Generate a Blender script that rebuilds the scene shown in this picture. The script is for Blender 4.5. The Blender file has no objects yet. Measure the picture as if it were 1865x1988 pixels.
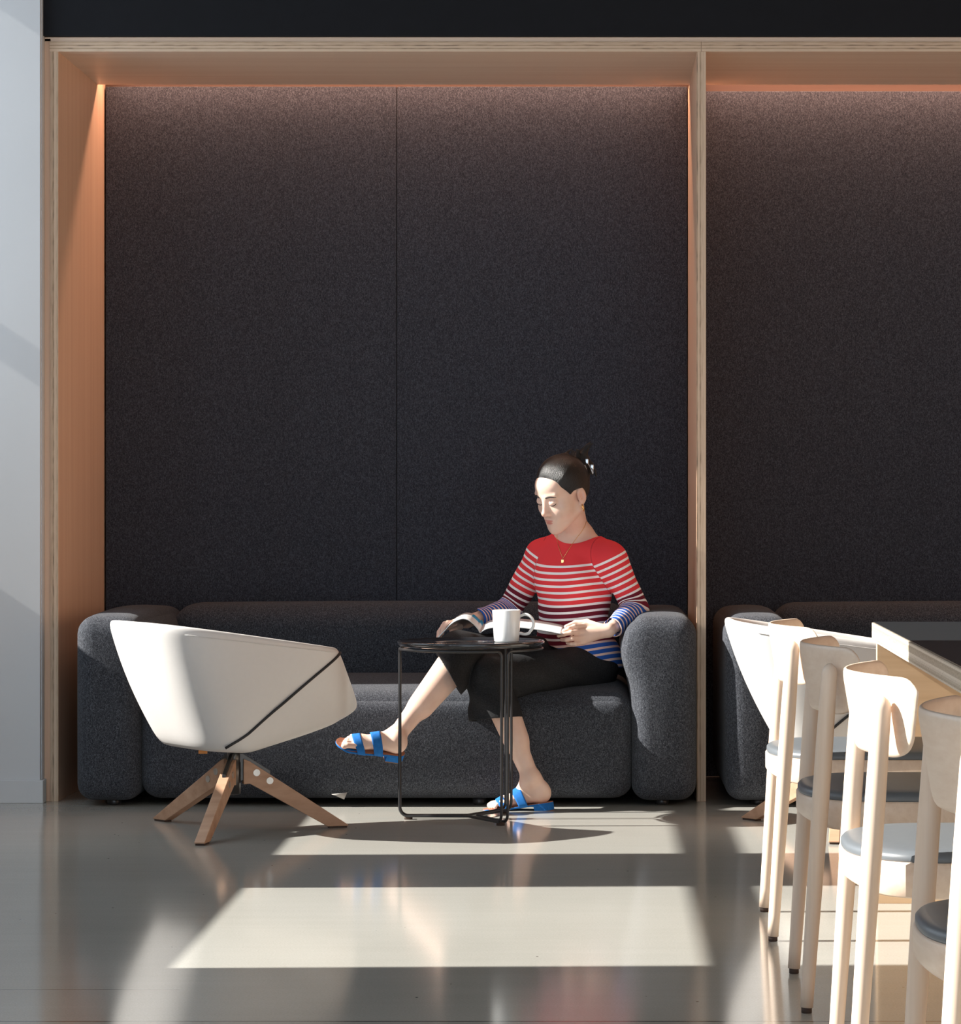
import bpy, bmesh, math, random
import numpy as np
from mathutils import Vector, Matrix
PI = math.pi
random.seed(4)
SC = bpy.context.scene
COL = SC.collection

# ------------------------------------------------------------------ camera
F, CX, CY, CH = 5486.0, 1155.0, 980.0, 1.05      # focal length, vanishing point, eye height
cam_d = bpy.data.cameras.new('camera'); cam = bpy.data.objects.new('camera', cam_d); COL.objects.link(cam)
cam.location = (0, 0, CH); cam.rotation_euler = (PI/2, 0, 0)
cam_d.sensor_fit = 'HORIZONTAL'; cam_d.sensor_width = 36.0
cam_d.lens = 36.0*F/1865.0
cam_d.shift_x = -(CX-932.5)/1865.0
cam_d.shift_y = -(994.0-CY)/1865.0
cam_d.clip_start = 0.1; cam_d.clip_end = 200
SC.camera = cam
def W(px, py, d): return Vector(((px-CX)*d/F, d, CH-(py-CY)*d/F))

# ------------------------------------------------------------------ light
SUN_E, SUN_AZ, SUN_EL = 12.5, 0.027, math.radians(33.6)
SKY_E = 2.5
wd = bpy.data.worlds.new('daylight'); SC.world = wd; wd.use_nodes = True
bg = wd.node_tree.nodes['Background']
bg.inputs[0].default_value = (0.74, 0.87, 1.0, 1); bg.inputs[1].default_value = SKY_E
sd = bpy.data.lights.new('sun', 'SUN'); sd.energy = SUN_E; sd.angle = math.radians(0.5); sd.color = (1.0, 0.965, 0.90)
so = bpy.data.objects.new('sun', sd); COL.objects.link(so)
sdir = Vector((math.cos(SUN_EL), math.cos(SUN_EL)*SUN_AZ, -math.sin(SUN_EL)))
so.rotation_euler = sdir.to_track_quat('-Z', 'Y').to_euler(); so.location = (-6, 5, 6)
def area(name, loc, rot, sx, sy, e, col):
    l = bpy.data.lights.new(name, 'AREA'); l.shape = 'RECTANGLE'; l.size = sx; l.size_y = sy; l.energy = e; l.color = col
    o = bpy.data.objects.new(name, l); COL.objects.link(o); o.location = loc; o.rotation_euler = rot; return o
# warm strips hidden in the slot above each felt panel
area('cove_strip_light', (-0.77, 10.865, 2.74), (math.radians(-12), 0, 0), 2.2, 0.02, 12.0, (1.0, 0.56, 0.38))
area('cove_strip_light', (1.52, 10.865, 2.74), (math.radians(-12), 0, 0), 2.2, 0.02, 15.0, (1.0, 0.56, 0.38))
area('warm_interior_lighting', (5.8, 5.5, 1.8), (0, math.radians(90), 0), 2.6, 8.0, 95.0, (1.0, 0.66, 0.42))
SC.view_settings.view_transform = 'Standard'; SC.view_settings.look = 'None'
SC.view_settings.exposure = 0.12; SC.view_settings.gamma = 1.0; SC.view_settings.use_curve_mapping = False

# ------------------------------------------------------------------ materials
def newmat(name):
    m = bpy.data.materials.new(name); m.use_nodes = True
    nt = m.node_tree; return m, nt, nt.nodes['Principled BSDF']
def N(nt, t, **kw):
    n = nt.nodes.new(t)
    for k, v in kw.items():
        if k.startswith('i_'):
            key = k[2:]; key = int(key) if key.isdigit() else key
            n.inputs[key].default_value = v
        else: setattr(n, k, v)
    return n
def L(nt, a, b): nt.links.new(a, b)
def coords(nt, scale=(1, 1, 1), kind='Object', loc=(0, 0, 0)):
    tc = N(nt, 'ShaderNodeTexCoord'); mp = N(nt, 'ShaderNodeMapping')
    mp.inputs['Scale'].default_value = scale; mp.inputs['Location'].default_value = loc
    L(nt, tc.outputs[kind], mp.inputs[0]); return mp.outputs[0]
def noise(nt, vec, scale, detail=3, rough=0.5):
    n = N(nt, 'ShaderNodeTexNoise'); n.inputs['Scale'].default_value = scale; n.inputs['Detail'].default_value = detail
    n.inputs['Roughness'].default_value = rough; L(nt, vec, n.inputs['Vector']); return n.outputs['Fac']
def ramp(nt, fac, stops, interp='LINEAR'):
    r = N(nt, 'ShaderNodeValToRGB'); cr = r.color_ramp; cr.interpolation = interp
    while len(cr.elements) < len(stops): cr.elements.new(0.5)
    for e, (p, c) in zip(cr.elements, stops):
        e.position = p; e.color = (c[0], c[1], c[2], 1)
    L(nt, fac, r.inputs[0]); return r.outputs[0]
def bump(nt, h, b, strength=0.2, dist=0.002):
    n = N(nt, 'ShaderNodeBump'); n.inputs['Strength'].default_value = strength; n.inputs['Distance'].default_value = dist
    L(nt, h, n.inputs['Height']); L(nt, n.outputs[0], b.inputs['Normal'])
def plain(name, col, rough=0.5, metal=0.0, var=0.06, scale=20, spec=None, coat=0):
    m, nt, b = newmat(name)
    f = noise(nt, coords(nt), scale, 3)
    lo = [c*(1-var) for c in col]; hi = [min(1, c*(1+var)) for c in col]
    L(nt, ramp(nt, f, [(0.3, lo), (0.7, hi)]), b.inputs['Base Color'])
    b.inputs['Roughness'].default_value = rough; b.inputs['Metallic'].default_value = metal
    if spec is not None: b.inputs['Specular IOR Level'].default_value = spec
    if coat: b.inputs['Coat Weight'].default_value = coat
    return m
def felt(name, dark, light, scale=260, bias=0.5, big=0.1):
    m, nt, b = newmat(name)
    v = coords(nt)
    f = noise(nt, v, scale, 2, 0.7)
    g = noise(nt, coords(nt, (0.8, 0.8, 0.5)), scale*0.5, 2, 0.6)
    mx = N(nt, 'ShaderNodeMath', operation='MULTIPLY'); L(nt, g, mx.inputs[0]); mx.inputs[1].default_value = 0.3
    h = N(nt, 'ShaderNodeMath', operation='MULTIPLY_ADD'); L(nt, f, h.inputs[0]); h.inputs[1].default_value = 0.7; L(nt, mx.outputs[0], h.inputs[2])
    mid = [a*0.7+c*0.3 for a, c in zip(dark, light)]
    L(nt, ramp(nt, h.outputs[0], [(bias-0.1, dark), (bias+0.02, mid), (bias+0.14, light)]), b.inputs['Base Color'])
    b.inputs['Roughness'].default_value = 1.0; b.inputs['Specular IOR Level'].default_value = 0.1
    b.inputs['Sheen Weight'].default_value = 0.08; b.inputs['Sheen Roughness'].default_value = 0.5
    bump(nt, f, b, 0.6, 0.002)
    return m
def wood(name, a, c, axis=2, scale=1.0, rough=0.45, streak=14.0):
    m, nt, b = newmat(name)
    s = [streak*3.0*scale]*3; s[axis] = 1.2*scale
    v = coords(nt, s)
    f = noise(nt, v, 1.0, 5, 0.6)
    L(nt, ramp(nt, f, [(0.32, a), (0.68, c)]), b.inputs['Base Color'])
    b.inputs['Roughness'].default_value = rough
    bump(nt, f, b, 0.08, 0.001)
    return m
def ply(name, axis, pitch=0.0052, cols=((0.50, 0.35, 0.23), (0.72, 0.55, 0.40))):
    """layered plywood edge: thin bands stacked along one axis"""
    m, nt, b = newmat(name)
    sc = [3.0, 3.0, 3.0]; sc[axis] = 0.0
    v = coords(nt)
    sep = N(nt, 'ShaderNodeSeparateXYZ'); L(nt, v, sep.inputs[0])
    q = N(nt, 'ShaderNodeMath', operation='MULTIPLY'); L(nt, sep.outputs[axis], q.inputs[0]); q.inputs[1].default_value = 1.0/pitch
    fl = N(nt, 'ShaderNodeMath', operation='FLOOR'); L(nt, q.outputs[0], fl.inputs[0])
    wn = N(nt, 'ShaderNodeTexWhiteNoise', noise_dimensions='1D'); L(nt, fl.outputs[0], wn.inputs['W'])
    s3 = [30.0]*3
    long_axis = 2 if axis == 0 else 0
    s3[long_axis] = 3.0
    f = noise(nt, coords(nt, s3), 6.0, 4)
    ad = N(nt, 'ShaderNodeMath', operation='MULTIPLY_ADD'); L(nt, f, ad.inputs[0]); ad.inputs[1].default_value = 0.7
    hf = N(nt, 'ShaderNodeMath', operation='MULTIPLY'); L(nt, wn.outputs[0], hf.inputs[0]); hf.inputs[1].default_value = 0.6
    L(nt, hf.outputs[0], ad.inputs[2])
    L(nt, ramp(nt, ad.outputs[0], [(0.30, [c*0.6 for c in cols[0]]), (0.40, cols[0]), (0.8, cols[1])]), b.inputs['Base Color'])
    b.inputs['Roughness'].default_value = 0.55
    return m

M = {}
M['veneer_v'] = wood('maple_veneer_upright', (0.72, 0.46, 0.31), (0.80, 0.55, 0.385), 2, 0.5)
M['veneer_h_lit'] = wood('maple_veneer_level_lit', (0.80, 0.60, 0.45), (0.87, 0.69, 0.54), 0, 0.5)  # same maple made paler: bounce light from the floor put into its colour
M['ply_v'] = ply('plywood_edge_upright', 0)
M['ply_h'] = ply('plywood_edge_level', 2)
M['ply_table'] = ply('plywood_edge_table', 2, 0.0050, ((0.42, 0.33, 0.23), (0.80, 0.70, 0.58)))
M['felt_panel'] = felt('charcoal_wall_felt', (0.012, 0.014, 0.020), (0.118, 0.128, 0.156), 620, 0.49)
M['felt_sofa'] = felt('charcoal_wool_upholstery', (0.013, 0.015, 0.020), (0.145, 0.153, 0.175), 560, 0.5)
M['dark_paint'] = plain('black_soffit_paint', (0.011, 0.012, 0.015), 0.8, spec=0.2)
M['white_wall'] = plain('off_white_wall_paint', (0.62, 0.63, 0.64), 0.7, var=0.02, scale=3)
M['grey_ceiling'] = plain('grey_ceiling_paint', (0.22, 0.22, 0.23), 0.8, var=0.02, scale=3)
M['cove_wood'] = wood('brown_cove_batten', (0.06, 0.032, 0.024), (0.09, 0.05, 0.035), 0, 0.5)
M['leather'] = plain('white_leather', (0.66, 0.635, 0.61), 0.42, var=0.01, scale=60)
M['black_metal'] = plain('black_powder_coat', (0.022, 0.021, 0.022), 0.32)
M['dark_steel'] = plain('dark_steel', (0.10, 0.10, 0.10), 0.3, 0.9)
M['steel'] = plain('brushed_steel', (0.62, 0.60, 0.56), 0.3, 0.9)
M['strap'] = plain('black_piping', (0.015, 0.014, 0.014), 0.6)
M['table_black'] = plain('black_gloss_lacquer', (0.018, 0.019, 0.022), 0.10, coat=0.5)
M['ash'] = wood('pale_ash_wood', (0.72, 0.55, 0.42), (0.81, 0.65, 0.52), 2, 1.0, 0.42)
M['ash_h'] = wood('pale_ash_plywood', (0.72, 0.55, 0.42), (0.81, 0.65, 0.52), 1, 1.0, 0.42, 20)
M['oak'] = wood('oiled_oak', (0.38, 0.215, 0.13), (0.50, 0.31, 0.20), 0, 1.0, 0.5, 10)
M['pad_leather'] = plain('grey_leather_pad', (0.13, 0.145, 0.16), 0.38, var=0.03, scale=40)
M['glide'] = plain('dark_brown_felt_glide', (0.05, 0.03, 0.022), 0.8)
M['table_panel'] = wood('birch_table_panel', (0.68, 0.46, 0.27), (0.80, 0.57, 0.36), 0, 0.6)
M['linoleum'] = plain('charcoal_linoleum', (0.018, 0.021, 0.024), 0.28, var=0.05, spec=0.9)
M['ceramic'] = plain('white_ceramic', (0.82, 0.83, 0.82), 0.12, var=0.01, coat=0.3)
M['paper'] = plain('white_paper', (0.80, 0.80, 0.79), 0.5, var=0.01)
M['gold'] = plain('polished_gold', (0.85, 0.55, 0.24), 0.22, 1.0)
M['tag_orange'] = plain('orange_leather_tag', (0.70, 0.28, 0.07), 0.6)
M['tag_grey'] = plain('grey_cloth_tag', (0.35, 0.33, 0.31), 0.8)

def floor_mat():
    m, nt, b = newmat('polished_concrete')
    v = coords(nt)
    big = noise(nt, v, 1.3, 5, 0.6); fine = noise(nt, v, 210, 3, 0.8)
    sl = noise(nt, coords(nt, (0.6, 9, 1)), 2.0, 5, 0.65)
    a = N(nt, 'ShaderNodeMath', operation='MULTIPLY_ADD'); L(nt, big, a.inputs[0]); a.inputs[1].default_value = 0.25
    c = N(nt, 'ShaderNodeMath', operation='MULTIPLY_ADD'); L(nt, fine, c.inputs[0]); c.inputs[1].default_value = 0.60
    d = N(nt, 'ShaderNodeMath', operation='MULTIPLY'); L(nt, sl, d.inputs[0]); d.inputs[1].default_value = 0.15
    L(nt, d.outputs[0], c.inputs[2]); L(nt, c.outputs[0], a.inputs[2])
    colr = ramp(nt, a.outputs[0], [(0.30, (0.355, 0.345, 0.31)), (0.5, (0.43, 0.42, 0.38)), (0.72, (0.50, 0.49, 0.45))])
    # dark pits, then pale aggregate specks
    vo = N(nt, 'ShaderNodeTexVoronoi'); vo.inputs['Scale'].default_value = 9.0; L(nt, v, vo.inputs['Vector'])
    pit = N(nt, 'ShaderNodeMath', operation='LESS_THAN'); L(nt, vo.outputs['Distance'], pit.inputs[0]); pit.inputs[1].default_value = 0.028
    mx = N(nt, 'ShaderNodeMix', data_type='RGBA'); L(nt, pit.outputs[0], mx.inputs[0]); L(nt, colr, mx.inputs[6]); mx.inputs[7].default_value = (0.07, 0.06, 0.05, 1)
    # saw-cut joints
    sep = N(nt, 'ShaderNodeSeparateXYZ'); L(nt, v, sep.inputs[0])
    def joint(y, w, xmax=None):
        s = N(nt, 'ShaderNodeMath', operation='SUBTRACT'); L(nt, sep.outputs[1], s.inputs[0]); s.inputs[1].default_value = y
        ab = N(nt, 'ShaderNodeMath', operation='ABSOLUTE'); L(nt, s.outputs[0], ab.inputs[0])
        lt = N(nt, 'ShaderNodeMath', operation='LESS_THAN'); L(nt, ab.outputs[0], lt.inputs[0]); lt.inputs[1].default_value = w
        if xmax is None: return lt.outputs[0]
        xl = N(nt, 'ShaderNodeMath', operation='LESS_THAN'); L(nt, sep.outputs[0], xl.inputs[0]); xl.inputs[1].default_value = xmax
        mu = N(nt, 'ShaderNodeMath', operation='MULTIPLY'); L(nt, lt.outputs[0], mu.inputs[0]); L(nt, xl.outputs[0], mu.inputs[1]); return mu.outputs[0]
    j1 = joint(5.743, 0.004); j2 = joint(6.12, 0.0022, -0.9)
    jj = N(nt, 'ShaderNodeMath', operation='MAXIMUM'); L(nt, j1, jj.inputs[0]); L(nt, j2, jj.inputs[1])
    mx2 = N(nt, 'ShaderNodeMix', data_type='RGBA'); L(nt, jj.outputs[0], mx2.inputs[0]); L(nt, mx.outputs[2], mx2.inputs[6]); mx2.inputs[7].default_value = (0.05, 0.045, 0.04, 1)
    L(nt, mx2.outputs[2], b.inputs['Base Color'])
    rr = N(nt, 'ShaderNodeMapRange'); L(nt, big, rr.inputs[0]); rr.inputs[3].default_value = 0.08; rr.inputs[4].default_value = 0.14
    L(nt, rr.outputs[0], b.inputs['Roughness'])
    b.inputs['Specular IOR Level'].default_value = 0.42
    return m
M['floor'] = floor_mat()

# ------------------------------------------------------------------ object helpers
def tag(o, label=None, cat=None, group=None, kind=None):
    if label: o['label'] = label
    if cat: o['category'] = cat
    if group: o['group'] = group
    if kind: o['kind'] = kind
    return o
def empty(name, loc=(0, 0, 0), rz=0.0, label=None, cat=None, group=None):
    o = bpy.data.objects.new(name, None); o.empty_display_size = 0.1; COL.objects.link(o)
    o.location = loc; o.rotation_euler = (0, 0, rz); return tag(o, label, cat, group)
def mk(name, verts, faces, mat, parent=None, smooth=True, fmat=None, sub=0, bev=0):
    me = bpy.data.meshes.new(name); me.from_pydata([tuple(v) for v in verts], [], [tuple(f) for f in faces])
    me.update()
    bm = bmesh.new(); bm.from_mesh(me); bmesh.ops.recalc_face_normals(bm, faces=bm.faces); bm.to_mesh(me); bm.free()
    for mm in (mat if isinstance(mat, (list, tuple)) else [mat]): me.materials.append(mm)
    if fmat:
        for p in me.polygons: p.material_index = fmat(p)
    if smooth: me.polygons.foreach_set('use_smooth', [True]*len(me.polygons))
    o = bpy.data.objects.new(name, me); COL.objects.link(o)
    if parent: o.parent = parent
    if bev:
        b = o.modifiers.new('bevel', 'BEVEL'); b.width = bev; b.segments = 3; b.limit_method = 'ANGLE'; b.harden_normals = False
    if sub:
        s = o.modifiers.new('subsurf', 'SUBSURF'); s.levels = sub; s.render_levels = sub
    return o
class G:
    """vertex/face collector for one mesh"""
    def __init__(s): s.v = []; s.f = []
    def add(s, v, f):
        k = len(s.v); s.v += [tuple(p) for p in v]; s.f += [tuple(i+k for i in q) for q in f]; return s
    def box(s, x0, x1, y0, y1, z0, z1):
        v = [(x, y, z) for x in (x0, x1) for y in (y0, y1) for z in (z0, z1)]
        return s.add(v, [(0, 1, 3, 2), (4, 6, 7, 5), (0, 4, 5, 1), (2, 3, 7, 6), (0, 2, 6, 4), (1, 5, 7, 3)])
    def tube(s, pts, rad, seg=12, closed=False, cap=True, up=None):
        P = [Vector(p) for p in pts]; n = len(P)
        R_ = rad if hasattr(rad, '__len__') else [rad]*n
        rings = []; prev = None
        for i, p in enumerate(P):
            a = P[(i-1) % n] if (closed or i > 0) else p
            b = P[(i+1) % n] if (closed or i < n-1) else p
            t = (b-a).normalized()
            if prev is None:
                ref = Vector(up) if up else (Vector((0, 0, 1)) if abs(t.z) < 0.9 else Vector((1, 0, 0)))
                u = (ref - t*ref.dot(t)).normalized()
            else:
                u = (prev - t*prev.dot(t)).normalized()
            prev = u; w = t.cross(u)
            rings.append([p + (u*math.cos(2*PI*k/seg) + w*math.sin(2*PI*k/seg))*R_[i] for k in range(seg)])
        v = [q for r in rings for q in r]; f = []
        m_ = n if closed else n-1
        for i in range(m_):
            j = (i+1) % n
            for k in range(seg):
                f.append((i*seg+k, i*seg+(k+1) % seg, j*seg+(k+1) % seg, j*seg+k))
        if cap and not closed:
            f.append(tuple(range(seg))[::-1]); f.append(tuple((n-1)*seg+k for k in range(seg)))
        return s.add(v, f)
    def lathe(s, prof, c=(0, 0, 0), seg=48):
        v = []; f = []; n = len(prof)
        for (r, z) in prof:
            for k in range(seg):
                a = 2*PI*k/seg; v.append((c[0]+r*math.cos(a), c[1]+r*math.sin(a), c[2]+z))
        for i in range(n-1):
            for k in range(seg): f.append((i*seg+k, i*seg+(k+1) % seg, (i+1)*seg+(k+1) % seg, (i+1)*seg+k))
        f.append(tuple(range(seg))[::-1]); f.append(tuple((n-1)*seg+k for k in range(seg)))
        return s.add(v, f)
    def prism(s, poly, z0, z1):
        n = len(poly); v = [(x, y, z0) for x, y in poly]+[(x, y, z1) for x, y in poly]
        f = [tuple(range(n))[::-1], tuple(range(n, 2*n))]+[(i, (i+1) % n, n+(i+1) % n, n+i) for i in range(n)]
        return s.add(v, f)
    def mk(s, name, mat, parent=None, **k): return mk(name, s.v, s.f, mat, parent, **k)
def rbox(x0, x1, y0, y1, z0, z1, r, n=16, fn=None):
    """soft rounded block as verts, faces; fn(p, c) may push a point"""
    c = Vector(((x0+x1)/2, (y0+y1)/2, (z0+z1)/2)); h = Vector(((x1-x0)/2, (y1-y0)/2, (z1-z0)/2))
    idx = {}; v = []; f = []
    def put(a, b, d):
        key = (round(a, 5), round(b, 5), round(d, 5))
        if key not in idx:
            q = Vector((a*h.x, b*h.y, d*h.z))
            inner = Vector([max(-(h[i]-r), min(h[i]-r, q[i])) for i in range(3)])
            dl = q-inner
            if dl.length > 1e-9: q = inner+dl.normalized()*r
            p = c+q
            if fn: p = fn(p, Vector((a, b, d)))
            idx[key] = len(v); v.append(tuple(p))
        return idx[key]
    # denser samples near the rounded edges
    def smp(hh):
        e = min(0.98, r/hh); k = 5
        left = [-1+e*(1-math.cos(PI/2*i/k)) for i in range(k)]
        mid = [-1+e+(2-2*e)*i/n for i in range(n+1)]
        return left+mid+[-a for a in left[::-1]]
    S = [smp(h[i]) for i in range(3)]
    for ax in range(3):
        u, w = (ax+1) % 3, (ax+2) % 3
        for sg in (-1, 1):
            for i in range(len(S[u])-1):
                for j in range(len(S[w])-1):
                    q = []
                    for (a, b) in ((i, j), (i+1, j), (i+1, j+1), (i, j+1)):
                        t = [0, 0, 0]; t[ax] = sg; t[u] = S[u][a]; t[w] = S[w][b]; q.append(put(*t))
                    f.append(q if sg > 0 else q[::-1])
    return v, f
def copy_tree(o, parent=None):
    c = o.copy(); COL.objects.link(c); c.parent = parent
    for ch in list(o.children): copy_tree(ch, c)
    return c
def struct(o): return tag(o, kind='structure')
# ------------------------------------------------------------------ setting
FP = 10.0                                           # front plane of the panelled wall
XL, XP0, XP1, XR = -1.899, 0.359, 0.392, 2.62       # jamb, middle post, right jamb
ZS = 2.654                                          # underside of the niche head
YB = 10.93                                          # felt panel plane
struct(G().box(-3.2, 6.0, -4.0, 11.2, -0.1, 0.0).mk('floor', M['floor'], smooth=False))
struct(G().box(-3.2, 6.0, -4.0, 11.2, 3.55, 3.65).mk('ceiling', M['grey_ceiling'], smooth=False))
# left wall with a row of windows: each a lower and an upper opening around a transom
WX = -3.0; k_ = math.tan(SUN_EL)
z_sill = (-0.96-WX)*k_; z_t0 = (0.31-WX)*k_; z_t1 = (0.45-WX)*k_; z_head = 3.45
yo = SUN_AZ*WX
bays = [(8.50+yo, 9.93), (6.43+yo, 7.77+yo), (4.46+yo, 5.32+yo), (2.95, 3.79), (-0.3, 1.1), (-2.6, -1.2)]
g = G(); g.box(WX-0.08, WX, -4, 11.1, 0, z_sill); g.box(WX-0.08, WX, -4, 11.1, z_head, 3.55)
ys = sorted([b for b in bays]); last = -4
for a, b in ys:
    g.box(WX-0.08, WX, last, a, z_sill, z_head); g.box(WX-0.06, WX, a, b, z_t0, z_t1); last = b
g.box(WX-0.08, WX, last, 11.1, z_sill, z_head)
struct(g.mk('wall_left', M['white_wall'], smooth=False))
struct(G().box(-3.08, -1.954, 9.95, 11.1, 0, 3.55).mk('wall_back', M['white_wall'], smooth=False))
struct(G().box(-1.954, -1.950, 9.97, 10.2, 0, 3.55).mk('trim_1', M['white_wall'], smooth=False))
g = G(); g.box(-3.0, -1.941, 9.937, 9.95, 0, 0.081); g.box(-1.954, -1.941, 9.95, 10.0, 0, 0.081)
struct(g.mk('baseboard_left', M['white_wall'], smooth=False, bev=0.002))
struct(G().box(5.9, 6.0, -4.0, 11.1, 0, 3.55).mk('wall_right', M['veneer_v'], smooth=False))
struct(G().box(-1.9495, 5.9, 9.985, 10.775, 2.707, 3.55).mk('wall_soffit', M['dark_paint'], smooth=False))
struct(G().box(-1.9495, 6.0, 10.775, 11.1, 2.86, 3.55).mk('wall_bulkhead', M['dark_paint'], smooth=False))
struct(G().box(-1.95, 6.0, 11.0, 11.1, 0, 2.86).mk('wall_niche', M['dark_paint'], smooth=False))
def edge(p): return 1 if p.normal.y < -0.9 else 0
fr = [M['veneer_v'], M['ply_v']]; fh = [M['veneer_h_lit'], M['ply_h']]
struct(G().box(-1.9495, -1.928, 10.008, 10.4, 0, 2.70).mk('trim_2', M['veneer_v'], smooth=False))
struct(G().box(-1.9275, XL, FP, 11.0, 0, ZS+0.035).mk('trim_3', fr, smooth=False, fmat=edge, bev=0.001))
struct(G().box(-1.9495, XR, 10.008, 10.3, ZS+0.0365, 2.706).mk('trim_4', M['veneer_h_lit'], smooth=False, bev=0.001))
struct(G().box(-1.93, (XP0+XP1)/2-0.0006, FP-0.001, 10.79, ZS, ZS+0.036).mk('trim_5', fh, smooth=False, fmat=edge, bev=0.001))
struct(G().box((XP0+XP1)/2+0.0006, 6.0, FP-0.001, 10.79, ZS, ZS+0.036).mk('trim_6', fh, smooth=False, fmat=edge, bev=0.001))
struct(G().box(XP0, XP1, FP-0.002, 11.0, 0, ZS-0.0005).mk('trim_7', fr, smooth=False, fmat=edge, bev=0.001))
struct(G().box(XR, XR+0.033, FP, 11.0, 0, ZS).mk('trim_8', fr, smooth=False, fmat=edge, bev=0.001))
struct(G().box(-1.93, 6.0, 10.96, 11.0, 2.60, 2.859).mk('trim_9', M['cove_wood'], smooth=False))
# felt covered wall panels
def felt_panel(x0, x1, z1, label):
    c = (x0+x1)/2
    o = mk('felt_wall_panel', *rbox(x0-c, x1-c, -0.018, 0.018, 0, z1, 0.004, 4), M['felt_panel'])
    o.location = (c, YB+0.019, 0.0); return tag(o, label, 'wall panel', 'charcoal felt wall panels')
felt_panel(-1.893, -0.7685, 2.668, 'charcoal felt wall panel left of the thin seam behind the long sofa')
felt_panel(-0.7665, XP0-0.003, 2.668, 'charcoal felt wall panel right of the thin seam, behind the seated woman')
felt_panel(XP1+0.003, XR-0.003, 2.650, 'charcoal felt wall panel right of the wooden post, behind the dining chairs')

# ------------------------------------------------------------------ sofas
def make_sofa(x, label):
    t = empty('sofa', (x, 9.82, 0), 0, label, 'sofa', 'charcoal wool sofas in the niches')
    Wd, Dp, AW = 2.158, 1.07, 0.225
    def pf(am, ax=0.0, top=0.0, drop=0.0):
        def fn(p, c):
            k = (1-c.x**2)*(1-c.z**2)
            p = p.copy()
            p.y += c.y*am*k
            p.x += c.x*am*(1-c.y**2)*(1-c.z**2)*0.6
            p.z += max(0, c.z)*top*(1-c.x**2)*(1-c.y**2)
            if c.z > 0 and c.y < 0: p.z -= drop*c.y*c.y*c.z
            if ax: p.x += ax*math.exp(-((c.z-0.62)/0.30)**2)*(0.5-0.5*c.x*(1 if ax > 0 else -1)*-1 if False else 1)*(1 if (c.x > 0) == (ax > 0) else 0.0)*abs(c.x)
            return p
        return fn
    mk('seat', *rbox(AW-0.005, Wd-AW+0.005, 0.0, Dp-0.30, 0.024, 0.422, 0.070, 20, pf(0.012, top=0.010, drop=0.036)), M['felt_sofa'], t)
    mk('seat_base', *rbox(AW+0.01, Wd-AW-0.01, 0.06, Dp-0.05, 0.03, 0.14, 0.03, 6), M['felt_sofa'], t)
    mk('backrest', *rbox(AW-0.003, Wd-AW+0.003, Dp-0.33, Dp, 0.10, 0.677, 0.085, 20, pf(0.012, top=0.008)), M['felt_sofa'], t)
    mk('armrest', *rbox(0, AW, -0.012, Dp, 0.019, 0.660, 0.060, 18, pf(0.010, 0.030, top=0.02)), M['felt_sofa'], t)
    mk('armrest', *rbox(Wd-AW, Wd, -0.012, Dp, 0.019, 0.660, 0.060, 18, pf(0.010, -0.035, top=0.02)), M['felt_sofa'], t)
    for fx in (0.12, 0.75, 1.4, 2.04):
        for fy in (0.09, 0.95):
            G().lathe([(0.022, 0), (0.024, 0.004), (0.024, 0.03)], (fx, fy, 0), 16).mk('foot', M['black_metal'], t)
    return t, Wd
s1, _ = make_sofa(-1.806, 'long charcoal wool sofa in the left niche, where the woman sits')
g = G(); g.add([(0, 0, 0), (0.055, 0, 0.006), (0.045, -0.004, -0.018), (0.012, -0.004, -0.004)], [(0, 1, 2, 3)])
o = g.mk('care_tag', M['tag_grey'], s1); o.location = (0.89, -0.006, 0.045)
so_ = o.modifiers.new('thick', 'SOLIDIFY'); so_.thickness = 0.001
s2, _ = make_sofa(0.452, 'charcoal wool sofa right of the wooden post, mostly behind the dining chairs')

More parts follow.
